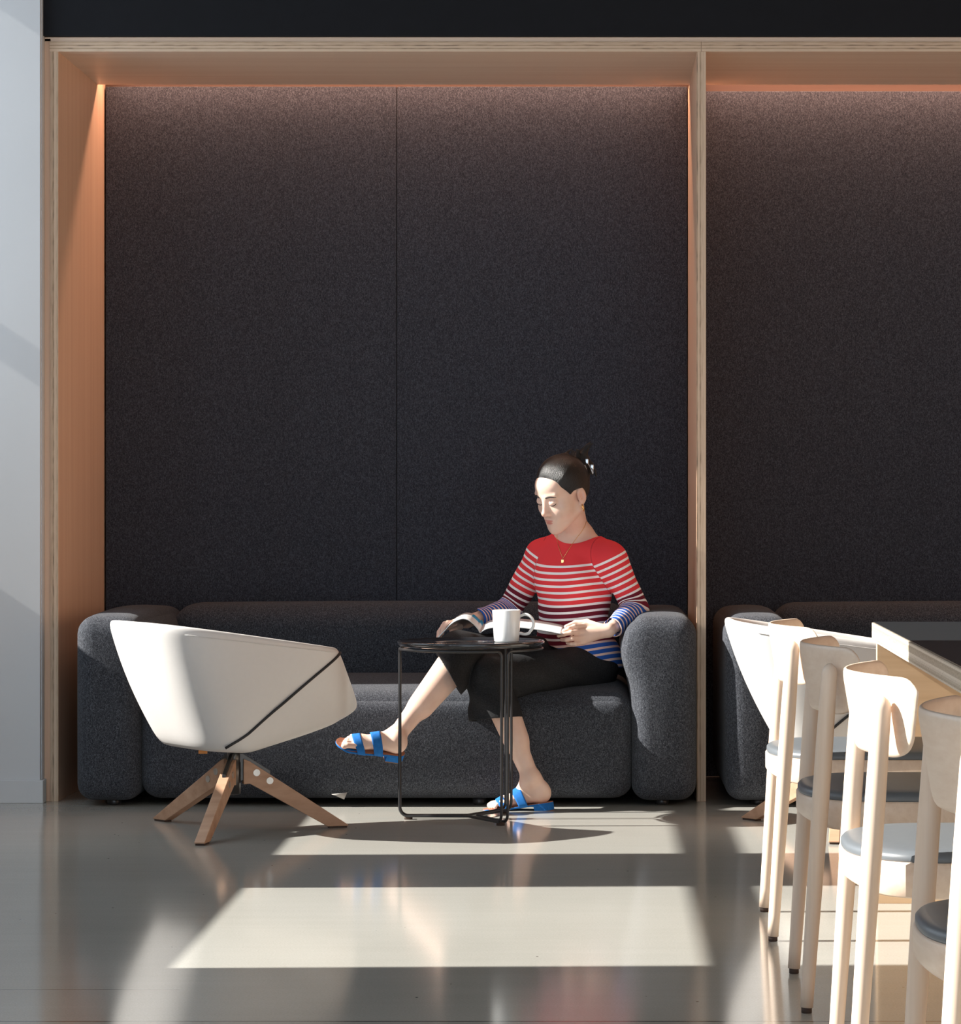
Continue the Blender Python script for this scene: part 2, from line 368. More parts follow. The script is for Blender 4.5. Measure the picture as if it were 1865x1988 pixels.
# ------------------------------------------------------------------ lounge armchairs
def make_armchair(loc, face, label):
    t = empty('lounge_armchair', (loc[0], loc[1], 0), 0, label, 'armchair', 'white leather lounge armchairs')
    ca, sa = math.cos(face), math.sin(face)
    def loc2(u, v, z): return (u*ca+v*sa, u*sa-v*ca, z)    # u forward, v towards the sitter's right hand
    def sup(a, n):
        c, s = math.cos(a), math.sin(a)
        return (math.copysign(abs(c)**(2/n), c), math.copysign(abs(s)**(2/n), s))
    def ztop(a, u):
        arm = 0.583+0.094*max(-0.1, min(1, (0.27-u)/0.65))
        k = max(0, min(1, (abs(a)-0.30)/(0.74-0.30))); k = k*k*(3-2*k)
        return 0.405+(arm-0.405)*k
    def bot(a):
        c, s = sup(a, 3.5)
        u = 0.045+c*(0.318 if c > 0 else 0.245); v = s*(0.215-0.03*c)
        return u, v, 0.272+max(0, u+0.05)*0.205+max(0, -u-0.08)*0.06
    def top(a):
        c, s = sup(a, 3.9)
        low = max(0, min(1, (ztop(a, 0.27)-0.405)/0.2))
        u = 0.0+(c*(0.378-0.088*low) if c > 0 else c*0.372); v = s*(0.30-0.02*c-(0.04 if c < 0 else 0)*abs(c))
        return u, v, ztop(a, u)
    def wall(a, q):
        b, tt = bot(a), top(a)
        bulge = 0.018*math.sin(PI*q)
        u = b[0]+(tt[0]-b[0])*q; v = b[1]+(tt[1]-b[1])*q; z = b[2]+(tt[2]-b[2])*q
        n = math.hypot(u, v)+1e-6
        return u+u/n*bulge, v+v/n*bulge, z
    SEG = 72; rings = []
    for i in range(SEG):
        a = -PI+2*PI*(i+0.5)/SEG
        col = []
        b = bot(a); tt = top(a)
        col.append((b[0]*0.5, b[1]*0.5, 0.270+max(0, b[0]*0.5+0.05)*0.205))
        col.append((b[0]*0.84, b[1]*0.84, b[2]-0.005-0.03*max(0, b[0]))); col.append((b[0]*0.955, b[1]*0.955, b[2]-0.003))
        for q in (0.06, 0.16, 0.3, 0.5, 0.7, 0.86, 0.96): col.append(wall(a, q))
        inw = lambda d, dz: (tt[0]*(1-d/max(0.2, math.hypot(tt[0], tt[1]))), tt[1]*(1-d/max(0.2, math.hypot(tt[0], tt[1]))), tt[2]+dz)
        col.append(inw(0.004, 0.004)); col.append(inw(0.016, 0.009)); col.append(inw(0.034, 0.003))
        zi = min(tt[2]-0.004, 0.400)
        col.append(inw(0.050, -0.03*(tt[2]-0.38)/0.28))
        col.append((b[0]*0.85, b[1]*0.85, zi-0.003)); col.append((b[0]*0.4, b[1]*0.4, zi-0.022))
        rings.append(col)
    K = len(rings[0]); v = [p for c in rings for p in c]; f = []
    for i in range(SEG):
        j = (i+1) % SEG
        for k in range(K-1): f.append((i*K+k, j*K+k, j*K+k+1, i*K+k+1))
    f.append(tuple(i*K for i in range(SEG))); f.append(tuple(i*K+K-1 for i in range(SEG))[::-1])
    v = [loc2(*p) for p in v]
    mk('shell', v, f, M['leather'], t, sub=1)
    # dark piping where the side shell meets the seat shell, and a stitched line below the rim
    for sg in (1, -1):
        pts = []
        for i in range(31):
            q = 0.04+i/30.0*0.925; ut = -0.17+0.445*q**0.85
            lo_, hi_ = 0.35, 2.9
            for _ in range(30):
                md_ = (lo_+hi_)/2
                if wall(sg*md_, q)[0] > ut: lo_ = md_
                else: hi_ = md_
            p = wall(sg*lo_, q); n = math.hypot(p[0], p[1])
            pts.append(loc2(p[0]+p[0]/n*0.002, p[1]+p[1]/n*0.002, p[2]-(0.003 if q < 0.05 else 0)))
        G().tube(pts, 0.0042, 8).mk('piping', M['strap'], t)
        pts = []
        for i in range(30):
            a = 0.85+(2.3-0.85)*i/29
            p = wall(sg*a, 0.955); n = math.hypot(p[0], p[1]); pts.append(loc2(p[0]+p[0]/n*0.001, p[1]+p[1]/n*0.001, p[2]))
        G().tube(pts, [0.0012*min(1, i_/6) for i_ in range(29)]+[0.0001], 5).mk('stitching', M['leather'], t)
    # orange tag peeping out under the back edge
    o = G().box(-0.014, 0.014, -0.001, 0.001, -0.009, 0.010).mk('tag', M['tag_orange'], t, smooth=False); o.location = (-0.082, -0.12, 0.268)
    # swivel column
    c = G().lathe([(0.045, 0.276), (0.045, 0.262), (0.021, 0.258), (0.021, 0.222), (0.023, 0.221), (0.023, 0.120), (0.017, 0.118)], seg=28).mk('swivel_column', M['dark_steel'], t)
    # three splayed legs with bolted brackets
    feet = [W(309, 1593, 9.396), W(389, 1641, 8.714), W(667, 1606, 9.20)]
    hub = Vector((-1.164, 9.10, 0))
    for p in feet:
        d = Vector((p.x-hub.x, p.y-hub.y, 0)); Lr = d.length; d.normalize(); sd_ = Vector((-d.y, d.x, 0))
        poly = [(0.030, 0.232), (0.050, 0.224), (Lr+0.012, 0.010), (Lr+0.012, 0.006), (Lr-0.055, 0.006), (0.050, 0.152), (0.030, 0.150)]
        v = []
        for s_ in (-0.017, 0.017):
            v += [tuple(d*a+sd_*s_+Vector((0, 0, z))) for a, z in poly]
        n = len(poly); f = [tuple(range(n)), tuple(range(n, 2*n))[::-1]]+[(i, (i+1) % n, n+(i+1) % n, n+i) for i in range(n)]
        leg = mk('leg', v, f, M['oak'], t, smooth=False, bev=0.004)
        # glide
        g = G(); q0 = [d*(Lr-0.050)+sd_*-0.014, d*(Lr+0.008)+sd_*-0.014, d*(Lr+0.008)+sd_*0.014, d*(Lr-0.050)+sd_*0.014]
        g.prism([(q.x, q.y) for q in q0], 0.0, 0.0065); g.mk('glide', M['glide'], leg, smooth=False)
        # bracket plate let into the upper edge, and two round bolts on each flank
        g = G(); v = []
        for s_ in (-0.006, 0.006):
            v += [tuple(d*a+sd_*s_+Vector((0, 0, z))) for a, z in ((0.012, 0.250), (0.028, 0.250), (0.118, 0.192), (0.118, 0.170), (0.012, 0.16))]
        f = [tuple(range(5)), tuple(range(5, 10))[::-1]]+[(i, (i+1) % 5, 5+(i+1) % 5, 5+i) for i in range(5)]
        mk('bracket', v, f, M['dark_steel'], leg, smooth=False, bev=0.0015)
        for (aa, zz) in ((0.072, 0.187), (0.115, 0.160)):
            for s_ in (-1, 1):
                c0 = d*aa+Vector((0, 0, zz)); g = G()
                g.tube([c0+sd_*s_*0.010, c0+sd_*s_*0.0188], 0.0112, 18)
                bb = g.mk('bolt', M['steel'], leg, smooth=False)
    return t
make_armchair((-1.164, 9.10), math.radians(35), 'white leather lounge armchair with three oak legs, on its own left of the side table')
make_armchair((0.792, 9.13), math.radians(3), 'white leather lounge armchair standing behind the row of dining chairs')

# ------------------------------------------------------------------ side table
TX, TY, TZ, TR = -0.4145, 9.437, 0.597, 0.2455
tb = empty('side_table', (TX, TY, 0), 0, 'round black side table on thin wire legs in front of the woman', 'table')
G().lathe([(0.05, 0.0), (TR-0.012, 0.0), (TR-0.004, 0.003), (TR, 0.008), (TR, 0.015), (TR-0.003, 0.0185), (TR-0.008, 0.0185), (TR-0.011, 0.015), (0.05, 0.015)], (0, 0, TZ-0.018), 96).mk('tabletop', M['table_black'], tb)
angs = [PI, -PI/3, PI/3]; RW = TR-0.008; e = 0.0115; rr = 0.028
def bend(p0, p1, p2, r, n=6):
    a = (p0-p1).normalized(); b = (p2-p1).normalized(); ang = a.angle(b); tl = r/math.tan(ang/2)
    s, e_ = p1+a*tl, p1+b*tl; out = []
    c = p1+(a+b).normalized()*(r/math.sin(ang/2))
    for i in range(n+1):
        u = (s-c).lerp(e_-c, i/n).normalized()*r; out.append(c+u)
    return out
for i in range(3):
    a0, a1 = angs[i], angs[(i+1) % 3]
    if a1 < a0: a1 += 2*PI
    da = e/RW
    def rod(a, side):
        rd = Vector((math.cos(a), math.sin(a), 0)); tg = Vector((-rd.y, rd.x, 0))*side*e
        return rd, tg
    r0, t0 = rod(a0, 1); r1, t1 = rod(a1, -1)
    z0, z1 = 0.012, TZ-0.026
    mid0 = (r0+r1).normalized()*0.020; mid0.z = z0
    A = [Vector((0, 0, z0))+mid0*1.0, r0*RW+t0+Vector((0, 0, z0)), r0*RW+t0+Vector((0, 0, z1))]
    A[0].z = z0
    ringp = []
    for k in range(25):
        q = a0+da*3.2+(a1-a0-da*6.4)*k/24; ringp.append(Vector((math.cos(q)*RW, math.sin(q)*RW, z1)))
    B = [r1*RW+t1+Vector((0, 0, z1)), r1*RW+t1+Vector((0, 0, z0)), A[0]]
    pts = bend(r1*0.05+t1+Vector((0, 0, z0)), A[0], A[1], 0.012, 3)
    pts += bend(A[0], A[1], A[2], rr)+bend(A[1], A[2], ringp[0], 0.016)+ringp[1:-1]+bend(ringp[-1], B[0], B[1], 0.016)+bend(B[0], B[1], A[0], rr)
    G().tube(pts, 0.0048, 10, closed=True).mk('wire_leg', M['black_metal'], tb)
for a in angs:
    for q in (0.88,):
        g = G(); rd = Vector((math.cos(a), math.sin(a), 0))
        g.tube([rd*RW*q+Vector((0, 0, 0.0)), rd*RW*q+Vector((0, 0, 0.010))], 0.014, 14).mk('glide', M['glide'], tb)

# ------------------------------------------------------------------ mug
mg = W(983, 1246, 9.42)
mug = empty('coffee_mug', (mg.x, mg.y, TZ-0.003), 0, 'white ceramic mug with a round handle, on the black side table', 'mug')
Hm, Rm = 0.106, 0.0475
G().lathe([(0.03, 0.0), (Rm-0.008, 0.0), (Rm-0.0065, 0.003), (Rm-0.0045, 0.02), (Rm, Hm-0.003), (Rm-0.0008, Hm-0.0005), (Rm-0.0025, Hm), (Rm-0.004, Hm-0.002), (Rm-0.0085, 0.02), (Rm-0.014, 0.008), (0.005, 0.006)], seg=64).mk('mug_body', M['ceramic'], mug)
g = G(); pts = []; 
for i in range(22):
    a = math.radians(118-235*i/21.0)
    pts.append(Vector((Rm+0.014+0.030*math.cos(a), 0, 0.060+0.031*math.sin(a)+(-0.004 if i > 15 else 0))))
pts = [Vector((Rm-0.004, 0, 0.084))]+pts[2:]+[Vector((Rm-0.0065, 0, 0.026))]
g.tube(pts, 0.0052, 12)
o = g.mk('handle', M['ceramic'], mug)
o.rotation_euler = (0, 0, math.radians(-8))

# ------------------------------------------------------------------ dining chairs
def make_dining_chair():
    t = empty('dining_chair')
    # rear legs
    for s in (-1, 1):
        n = 14; pts = []; rad = []
        for i in range(n+1):
            q = i/n; z = 0.012+(0.700-0.012)*q
            pts.append(Vector((0.048*(z/0.70), s*0.245, z))); rad.append(0.0135+0.0045*min(1, q/0.62)-(0.0015*max(0, q-0.8)/0.2))
        for k in range(1, 6):
            a = k/5*PI/2; pts.append(Vector((0.048+0.001*k, s*0.245, 0.700+0.022*math.sin(a)))); rad.append(max(0.001, 0.0165*math.cos(a)))
        leg = G().tube(pts, rad, 20).mk('leg', M['ash'], t)
        G().lathe([(0.0085, 0), (0.011, 0.001), (0.011, 0.013)], (0.001, s*0.245, 0), 16).mk('glide', M['glide'], leg)
        leg = G().tube([Vector((0.515, s*0.232, 0.012)), Vector((0.505, s*0.232, 0.2)), Vector((0.49, s*0.232, 0.43))], [0.0135, 0.016, 0.018], 20).mk('leg', M['ash'], t)
        G().lathe([(0.0085, 0), (0.011, 0.001), (0.011, 0.013)], (0.515, s*0.232, 0), 16).mk('glide', M['glide'], leg)
    # seat frame and pad share a rounded-back outline
    def outline(off, n=60):
        pts = []
        hw, bx, fx = 0.238-off, -0.006+off, 0.51-off
        for i in range(n+1):                       # back arc
            a = -1+2*i/n; y = a*hw
            x = bx+0.155*(1-math.sqrt(max(0, 1-abs(a)**2.6)))
            pts.append((x, y))
        for i in range(9):
            a = PI/2*(i/8); pts.append((fx-0.05+0.05*math.sin(a), hw-0.05+0.05*math.cos(a)))
        for i in range(9):
            a = PI/2*(i/8); pts.append((fx-0.05+0.05*math.cos(a), -hw+0.05-0.05*math.sin(a)))
        return pts
    def stack(levels, name, mat, **k):
        n = len(outline(0)); v = []; f = []
        for (off, z) in levels: v += [(x, y, z) for x, y in outline(off)]
        for i in range(len(levels)-1):
            for j in range(n): f.append((i*n+j, i*n+(j+1) % n, (i+1)*n+(j+1) % n, (i+1)*n+j))
        f.append(tuple(range(n))[::-1]); f.append(tuple((len(levels)-1)*n+j for j in range(n)))
        return mk(name, v, f, mat, t, **k)
    fr_ = stack([(0.03, 0.372), (0.004, 0.372), (0.0, 0.376), (0.0, 0.431), (0.003, 0.435), (0.01, 0.435)], 'seat_frame', M['ash_h'])
    # scooped underside: the frame grows deeper towards the legs
    for vv in fr_.data.vertices:
        if vv.co.z < 0.40:
            k = min(1, abs(vv.co.y)/0.238); vv.co.z += 0.020*(1-k**2)-0.004*math.exp(-((vv.co.x-0.05)/0.04)**2)
    stack([(0.004, 0.435), (0.003, 0.438), (0.0035, 0.446), (0.008, 0.451), (0.02, 0.4545), (0.06, 0.457), (0.12, 0.459)], 'seat_pad', M['pad_leather'])
    # curved plywood backrest
    U, V = 33, 11; th = 0.0065
    def bp(u, v, side):
        a = -1+2*u/(U-1); q = v/(V-1)                # q 0 bottom .. 1 top
        hw = 0.268+0.034*q; y = a*hw
        cr = 0.030; top, bo = 0.757, 0.612
        d = max(0, abs(y)-(hw-cr)); dz = cr-math.sqrt(max(0, cr*cr-d*d))
        c2 = 0.085; d2 = max(0, abs(y)-(hw-c2)); z0 = bo+0.038*(1-math.sqrt(max(0, 1-(d2/c2)**2)))
        z1 = top-dz*0.8
        z = z0+(z1-z0)*q
        x = 0.004+0.098*(abs(y)/0.30)**1.9 + (top-z)*0.17
        n = Vector((1, -math.copysign(0.098*1.9/0.30*(abs(y)/0.30)**0.9, y), 0.17)).normalized()
        ed = 1.0 if 0 < v < V-1 and 0 < u < U-1 else 0.55
        return Vector((x, y, z))+n*th*side*ed
    v = [bp(u, w, s) for s in (-1, 1) for u in range(U) for w in range(V)]; f = []
    Z = U*V
    for u in range(U-1):
        for w in range(V-1):
            a = u*V+w; f.append((a, a+1, a+V+1, a+V)); f.append((Z+a, Z+a+V, Z+a+V+1, Z+a+1))
    for u in range(U-1):
        a = u*V; f.append((a, a+V, Z+a+V, Z+a)); a += V-1; f.append((a, Z+a, Z+a+V, a+V))
    for w in range(V-1):
        f.append((w, Z+w, Z+w+1, w+1)); a = (U-1)*V+w; f.append((a, a+1, Z+a+1, Z+a))
    mk('backrest', v, f, M['ash_h'], t, sub=1)
    return t
ch0 = make_dining_chair()
TROT = math.radians(-1.0)
spots = [(0.431, 7.045, 'pale ash dining chair farthest from the camera, in front of the second white armchair'),
         (0.440, 6.085, 'pale ash dining chair in shade, second from the far end of the row'),
         (0.446, 5.08, 'sunlit pale ash dining chair with grey pad, third from the far end of the row'),
         (0.470, 4.10, 'pale ash dining chair nearest the camera, cut off by the right edge of the picture')]
for i, (x, y, lb) in enumerate(spots):
    c = ch0 if i == 0 else copy_tree(ch0)
    c.location = (x, y, 0); c.rotation_euler = (0, 0, TROT); tag(c, lb, 'chair', 'dining chairs along the big table')

# ------------------------------------------------------------------ big table
bt = empty('dining_table', (0.733, 7.49, 0), TROT, 'large table with dark top and thick plywood edge beside the dining chairs', 'table')
def tedge(p): return 0 if p.normal.z < 0.9 else 0
G().box(0, 1.0, -5.2, 0, 0.690, 0.738).mk('table_board', [M['ply_table']], bt, smooth=False, bev=0.0015)
G().box(0.004, 0.996, -5.196, -0.004, 0.7381, 0.7405).mk('table_surface', M['linoleum'], bt, smooth=False, bev=0.0008)
for yy in (-0.05, -5.19):
    G().box(0.010, 0.990, yy, yy+0.035, 0.0, 0.690).mk('end_panel', M['table_panel'], bt, smooth=False, bev=0.001)
# ------------------------------------------------------------------ implicit surfaces (figure, hair, clothes)
def A3(v): return np.array(tuple(v), dtype=np.float64)
def smin(a, b, k):
    if k <= 0: return np.minimum(a, b)
    h = np.clip(0.5+0.5*(b-a)/k, 0, 1); return b+(a-b)*h-k*h*(1-h)
def smax(a, b, k): return -smin(-a, -b, k)
def cone(a, b, ra, rb):
    a, b = A3(a), A3(b); ab = b-a; l2 = float(ab@ab)
    def f(P):
        t = np.clip(((P-a)@ab)/l2, 0, 1); return np.linalg.norm(P-a-t[:, None]*ab, axis=1)-(ra+(rb-ra)*t)
    return f
def ball(c, r):
    c = A3(c)
    return lambda P: np.linalg.norm(P-c, axis=1)-r
def ell(c, r, R=None):
    c, r = A3(c), np.array(r, float)
    def f(P):
        q = (P-c) if R is None else (P-c)@R       # R: columns are the axes
        k0 = np.linalg.norm(q/r, axis=1); k1 = np.linalg.norm(q/(r*r), axis=1)
        return np.where(k1 > 1e-9, k0*(k0-1)/np.maximum(k1, 1e-9), -r.min())
    return f
def plane(p, n):
    p, n = A3(p), A3(n); n = n/np.linalg.norm(n)
    return lambda P: (P-p)@n                       # negative on the kept side
def in_frame(f, O, R, s):
    O = A3(O)
    return lambda P: f((P-O)@R/s)*s
class Sdf:
    def __init__(s): s.ops = []
    def u(s, f, k=0.0): s.ops.append(('u', f, k)); return s
    def cut(s, f, k=0.0): s.ops.append(('c', f, k)); return s     # remove inside of f
    def keep(s, f, k=0.0): s.ops.append(('k', f, k)); return s    # keep inside of f
    def __call__(s, P, ops=None):
        d = None
        for t, f, k in (ops if ops is not None else s.ops):
            x = f(P)
            if d is None:
                d = np.full(len(P), 1e3)
                if t == 'u': d = x; continue
            if t == 'u': d = smin(d, x, k)
            elif t == 'c': d = smax(d, -x, k)
            else: d = smax(d, x, k)
        return d
    def cull(s, c, hd):
        run = 1e9; vals = []
        for t, f, k in s.ops:
            x = float(f(c[None])[0]); vals.append(x)
            if t == 'u': run = min(run, x)
        out = []
        for (t, f, k), x in zip(s.ops, vals):
            if t == 'u' and x > run+2*hd+k+0.01: continue
            if t == 'c' and x > hd+k+0.01: continue
            if t == 'k' and x < -hd-k-0.01: continue
            out.append((t, f, k))
        return out
def surf_mesh(sdf, lo, hi, h, B=18):
    lo = np.array(lo); nb = np.ceil((np.array(hi)-lo)/(h*B)).astype(int); NN = nb*B+4
    hd = h*B*math.sqrt(3)/2
    ids = []; pos = []; quads = []
    for bi in range(nb[0]):
        for bj in range(nb[1]):
            for bk in range(nb[2]):
                o = np.array([bi, bj, bk])*B; c = lo+(o+B/2)*h
                if abs(float(sdf(c[None])[0])) > hd*1.3+0.02: continue
                ops = sdf.cull(c, hd*1.15)
                if not ops: continue
                ar = np.arange(-1, B+1)
                I, J, K = np.meshgrid(ar, ar, ar, indexing='ij')
                P = lo+(np.stack([I, J, K], -1).reshape(-1, 3)+o)*h
                f = sdf(P, ops).reshape(B+2, B+2, B+2)
                s = f < 0
                if s.all() or not s.any(): continue
                acc = np.zeros((B+1, B+1, B+1, 3)); cnt = np.zeros((B+1, B+1, B+1))
                for ax in range(3):
                    u, w = [a for a in range(3) if a != ax]
                    for du in (0, 1):
                        for dw in (0, 1):
                            sl0 = [slice(0, B+1)]*3; sl0[u] = slice(du, du+B+1); sl0[w] = slice(dw, dw+B+1)
                            sl1 = list(sl0); sl1[ax] = slice(1, B+2)
                            a, b = f[tuple(sl0)], f[tuple(sl1)]
                            m = (a < 0) != (b < 0)
                            t = np.where(m, a/np.where(m, a-b, 1), 0)
                            off = [0.0, 0.0, 0.0]; off[u] = du; off[w] = dw
                            for q in range(3):
                                acc[..., q] += np.where(m, (t if q == ax else off[q]), 0)
                            cnt += m
                cm = cnt > 0
                ci, cj, ck = np.nonzero(cm)
                cp = acc[cm]/cnt[cm][:, None]+np.stack([ci, cj, ck], 1)-1+o
                gid = lambda i, j, k: (((i+o[0]-1+1)*NN[1]+(j+o[1]-1+1))*NN[2]+(k+o[2]-1+1)).astype(np.int64)
                ids.append(gid(ci, cj, ck)); pos.append(lo+cp*h)
                for ax in range(3):
                    u, w = (ax+1) % 3, (ax+2) % 3
                    sl0 = [slice(1, B+1)]*3; sl1 = list(sl0); sl1[ax] = slice(2, B+2)
                    a, b = s[tuple(sl0)], s[tuple(sl1)]
                    e = np.argwhere(a != b)
                    if not len(e): continue
                    fl = a[tuple(e.T)]; e = e+1
                    q = []
                    for du, dw in ((0, 0), (-1, 0), (-1, -1), (0, -1)):
                        cc = e.copy(); cc[:, u] += du; cc[:, w] += dw; q.append(gid(cc[:, 0], cc[:, 1], cc[:, 2]))
                    q = np.stack(q, 1); q[~fl] = q[~fl][:, ::-1]
                    quads.append(q)
    ids = np.concatenate(ids); pos = np.concatenate(pos); quads = np.concatenate(quads)
    uid, first = np.unique(ids, return_index=True)
    V = pos[first]; Q = np.searchsorted(uid, quads)
    used = np.unique(Q); rm = np.full(len(V), -1); rm[used] = np.arange(len(used))
    return V[used], rm[Q]
def relax(V, Q, it=2, lam=0.5):
    n = len(V)
    E_ = np.concatenate([Q[:, [0, 1]], Q[:, [1, 2]], Q[:, [2, 3]], Q[:, [3, 0]]]); E_ = np.concatenate([E_, E_[:, ::-1]])
    deg = np.bincount(E_[:, 0], minlength=n)[:, None]
    for _ in range(it):
        for l in (lam, -lam*1.04):
            S = np.stack([np.bincount(E_[:, 0], V[E_[:, 1], q], n) for q in range(3)], 1)
            V = V+l*(S/np.maximum(deg, 1)-V)
    return V
def mk_np(name, V, Q, mat, parent=None, attrs=None):
    me = bpy.data.meshes.new(name)
    me.vertices.add(len(V)); me.vertices.foreach_set('co', V.astype(np.float32).ravel())
    me.loops.add(len(Q)*4); me.loops.foreach_set('vertex_index', Q.astype(np.int32).ravel())
    me.polygons.add(len(Q)); me.polygons.foreach_set('loop_start', np.arange(0, len(Q)*4, 4, dtype=np.int32))
    me.polygons.foreach_set('use_smooth', np.ones(len(Q), dtype=bool))
    me.update(calc_edges=True); me.validate()
    for k, a in (attrs or {}).items():
        at = me.attributes.new(k, 'FLOAT', 'POINT'); at.data.foreach_set('value', a.astype(np.float32))
    me.materials.append(mat)
    o = bpy.data.objects.new(name, me); COL.objects.link(o)
    if parent: o.parent = parent; o.matrix_parent_inverse = parent.matrix_basis.inverted()
    return o
from mathutils.bvhtree import BVHTree
def bvh(objs):
    v = []; f = []
    for o in objs:
        k = len(v); mw = o.matrix_parent_inverse if False else Matrix()
        v += [vv.co.copy() for vv in o.data.vertices]; f += [tuple(i+k for i in p.vertices) for p in o.data.polygons]
    return BVHTree.FromPolygons(v, f)

# ------------------------------------------------------------------ figure materials
def attr(nt, name):
    n = N(nt, 'ShaderNodeAttribute'); n.attribute_name = name; return n.outputs['Fac']
def mixc(nt, fac, a, b):
    m = N(nt, 'ShaderNodeMix', data_type='RGBA')
    if hasattr(fac, 'links'): L(nt, fac, m.inputs[0])
    else: m.inputs[0].default_value = fac
    for s, x in ((6, a), (7, b)):
        if hasattr(x, 'links'): L(nt, x, m.inputs[s])
        else: m.inputs[s].default_value = (x[0], x[1], x[2], 1)
    return m.outputs[2]
def mth(nt, op, a, b=None, c=None):
    n = N(nt, 'ShaderNodeMath', operation=op)
    for i, x in enumerate((a, b, c)):
        if x is None: continue
        if hasattr(x, 'links'): L(nt, x, n.inputs[i])
        else: n.inputs[i].default_value = x
    return n.outputs[0]
m, nt, b = newmat('skin')
base = ramp(nt, noise(nt, coords(nt), 18, 4), [(0.35, (0.76, 0.51, 0.40)), (0.65, (0.81, 0.57, 0.46))])
c1 = mixc(nt, attr(nt, 'blush'), base, (0.74, 0.33, 0.24))
c2 = mixc(nt, attr(nt, 'lips'), c1, (0.62, 0.25, 0.20))
L(nt, c2, b.inputs['Base Color']); b.inputs['Roughness'].default_value = 0.46
b.inputs['Subsurface Weight'].default_value = 0.12; b.inputs['Subsurface Radius'].default_value = (0.02, 0.008, 0.004); b.inputs['Subsurface Scale'].default_value = 0.5
M['skin'] = m
m, nt, b = newmat('dark_hair')
fl = attr(nt, 'flow')
comb = N(nt, 'ShaderNodeCombineXYZ'); L(nt, mth(nt, 'MULTIPLY', fl, 34.0), comb.inputs[0]); L(nt, mth(nt, 'MULTIPLY', attr(nt, 'along'), 6.0), comb.inputs[1])
hf = noise(nt, comb.outputs[0], 1.6, 5, 0.65)
L(nt, ramp(nt, hf, [(0.35, (0.003, 0.003, 0.003)), (0.7, (0.012, 0.009, 0.008))]), b.inputs['Base Color'])
b.inputs['Roughness'].default_value = 0.33; b.inputs['Specular IOR Level'].default_value = 0.5
bump(nt, hf, b, 0.7, 0.004); M['hair'] = m
m, nt, b = newmat('striped_jersey')
s = attr(nt, 'stripe')
red, mar, blu = (0.80, 0.052, 0.062), (0.17, 0.014, 0.030), (0.025, 0.105, 0.42)
zv = attr(nt, 'zone')
bc = mixc(nt, mth(nt, 'GREATER_THAN', zv, 6.35), red, mar); bc = mixc(nt, mth(nt, 'GREATER_THAN', zv, 12.0), bc, blu)
sc_ = mixc(nt, mth(nt, 'GREATER_THAN', zv, 12.0), (0.90, 0.88, 0.87), (0.84, 0.60, 0.52))
on = mth(nt, 'MULTIPLY', mth(nt, 'LESS_THAN', mth(nt, 'FRACT', s), 0.36), mth(nt, 'GREATER_THAN', s, 0.0))
cc = mixc(nt, on, bc, sc_)
cc = mixc(nt, mth(nt, 'MULTIPLY', attr(nt, 'seam'), 0.55), cc, (0.06, 0.008, 0.01))
L(nt, cc, b.inputs['Base Color']); b.inputs['Roughness'].default_value = 0.85; b.inputs['Specular IOR Level'].default_value = 0.2
bump(nt, noise(nt, coords(nt, (1, 1, 1)), 26, 3), b, 0.22, 0.01); M['jersey'] = m
m, nt, b = newmat('black_twill')
L(nt, ramp(nt, noise(nt, coords(nt), 300, 2), [(0.3, (0.010, 0.010, 0.011)), (0.75, (0.030, 0.030, 0.032))]), b.inputs['Base Color'])
b.inputs['Roughness'].default_value = 0.8; b.inputs['Specular IOR Level'].default_value = 0.25
bump(nt, noise(nt, coords(nt, (1, 1, 1)), 14, 4), b, 0.35, 0.015); M['twill'] = m
M['suede'] = plain('blue_suede', (0.018, 0.145, 0.44), 0.85, var=0.12, scale=80, spec=0.2)
M['insole'] = plain('tan_insole', (0.34, 0.14, 0.08), 0.6)
M['outsole'] = plain('brown_outsole', (0.17, 0.09, 0.06), 0.6)
M['brow'] = plain('dark_brow_hair', (0.03, 0.02, 0.018), 0.7)
M['clip'] = plain('silver_clip', (0.62, 0.66, 0.70), 0.25, 0.7)

# ------------------------------------------------------------------ pose
HM = np.array([[-0.49275501, -0.80582261, -0.3283937], [0.8673704, -0.42461245, -0.25956281], [0.06972153, -0.41273985, 0.90817659]])
HO = A3(W(1094, 961.5, 10.06)); HS = 1.07
_a = math.radians(15); HM = np.array([[math.cos(_a), -math.sin(_a), 0], [math.sin(_a), math.cos(_a), 0], [0, 0, 1]])@HM
def hp(x, y, z): return HO+HS*(HM@np.array([x, y, z]))
tf = np.array([-0.55, -0.835, 0.0]); tl = np.array([0.835, -0.55, 0.0]); zz = np.array([0, 0, 1.0]); TRm = np.stack([tl, tf, zz], 1)
chest = A3(W(1115, 1122, 10.19)); waist = A3(W(1112, 1215, 10.16)); pelv = A3(W(1122, 1292, 10.15))
neck = A3(W(1119, 1052, 10.21))
shL, elL, wrL = A3(W(1185, 1084, 10.08)), A3(W(1234, 1183, 10.09)), A3(W(1181, 1224, 9.93))
shR, elR, wrR = A3(W(1049, 1080, 10.25)), A3(W(988, 1186, 10.28)), A3(W(906, 1206, 10.06))
hipB, knB, anB = A3(W(1150, 1294, 10.09)), A3(W(948, 1315, 9.78)), A3(W(1031, 1512, 9.715))
hipA, knA, anA = A3(W(1090, 1283, 10.20)), A3(W(893, 1268, 9.80)), A3(W(768, 1430, 9.60))

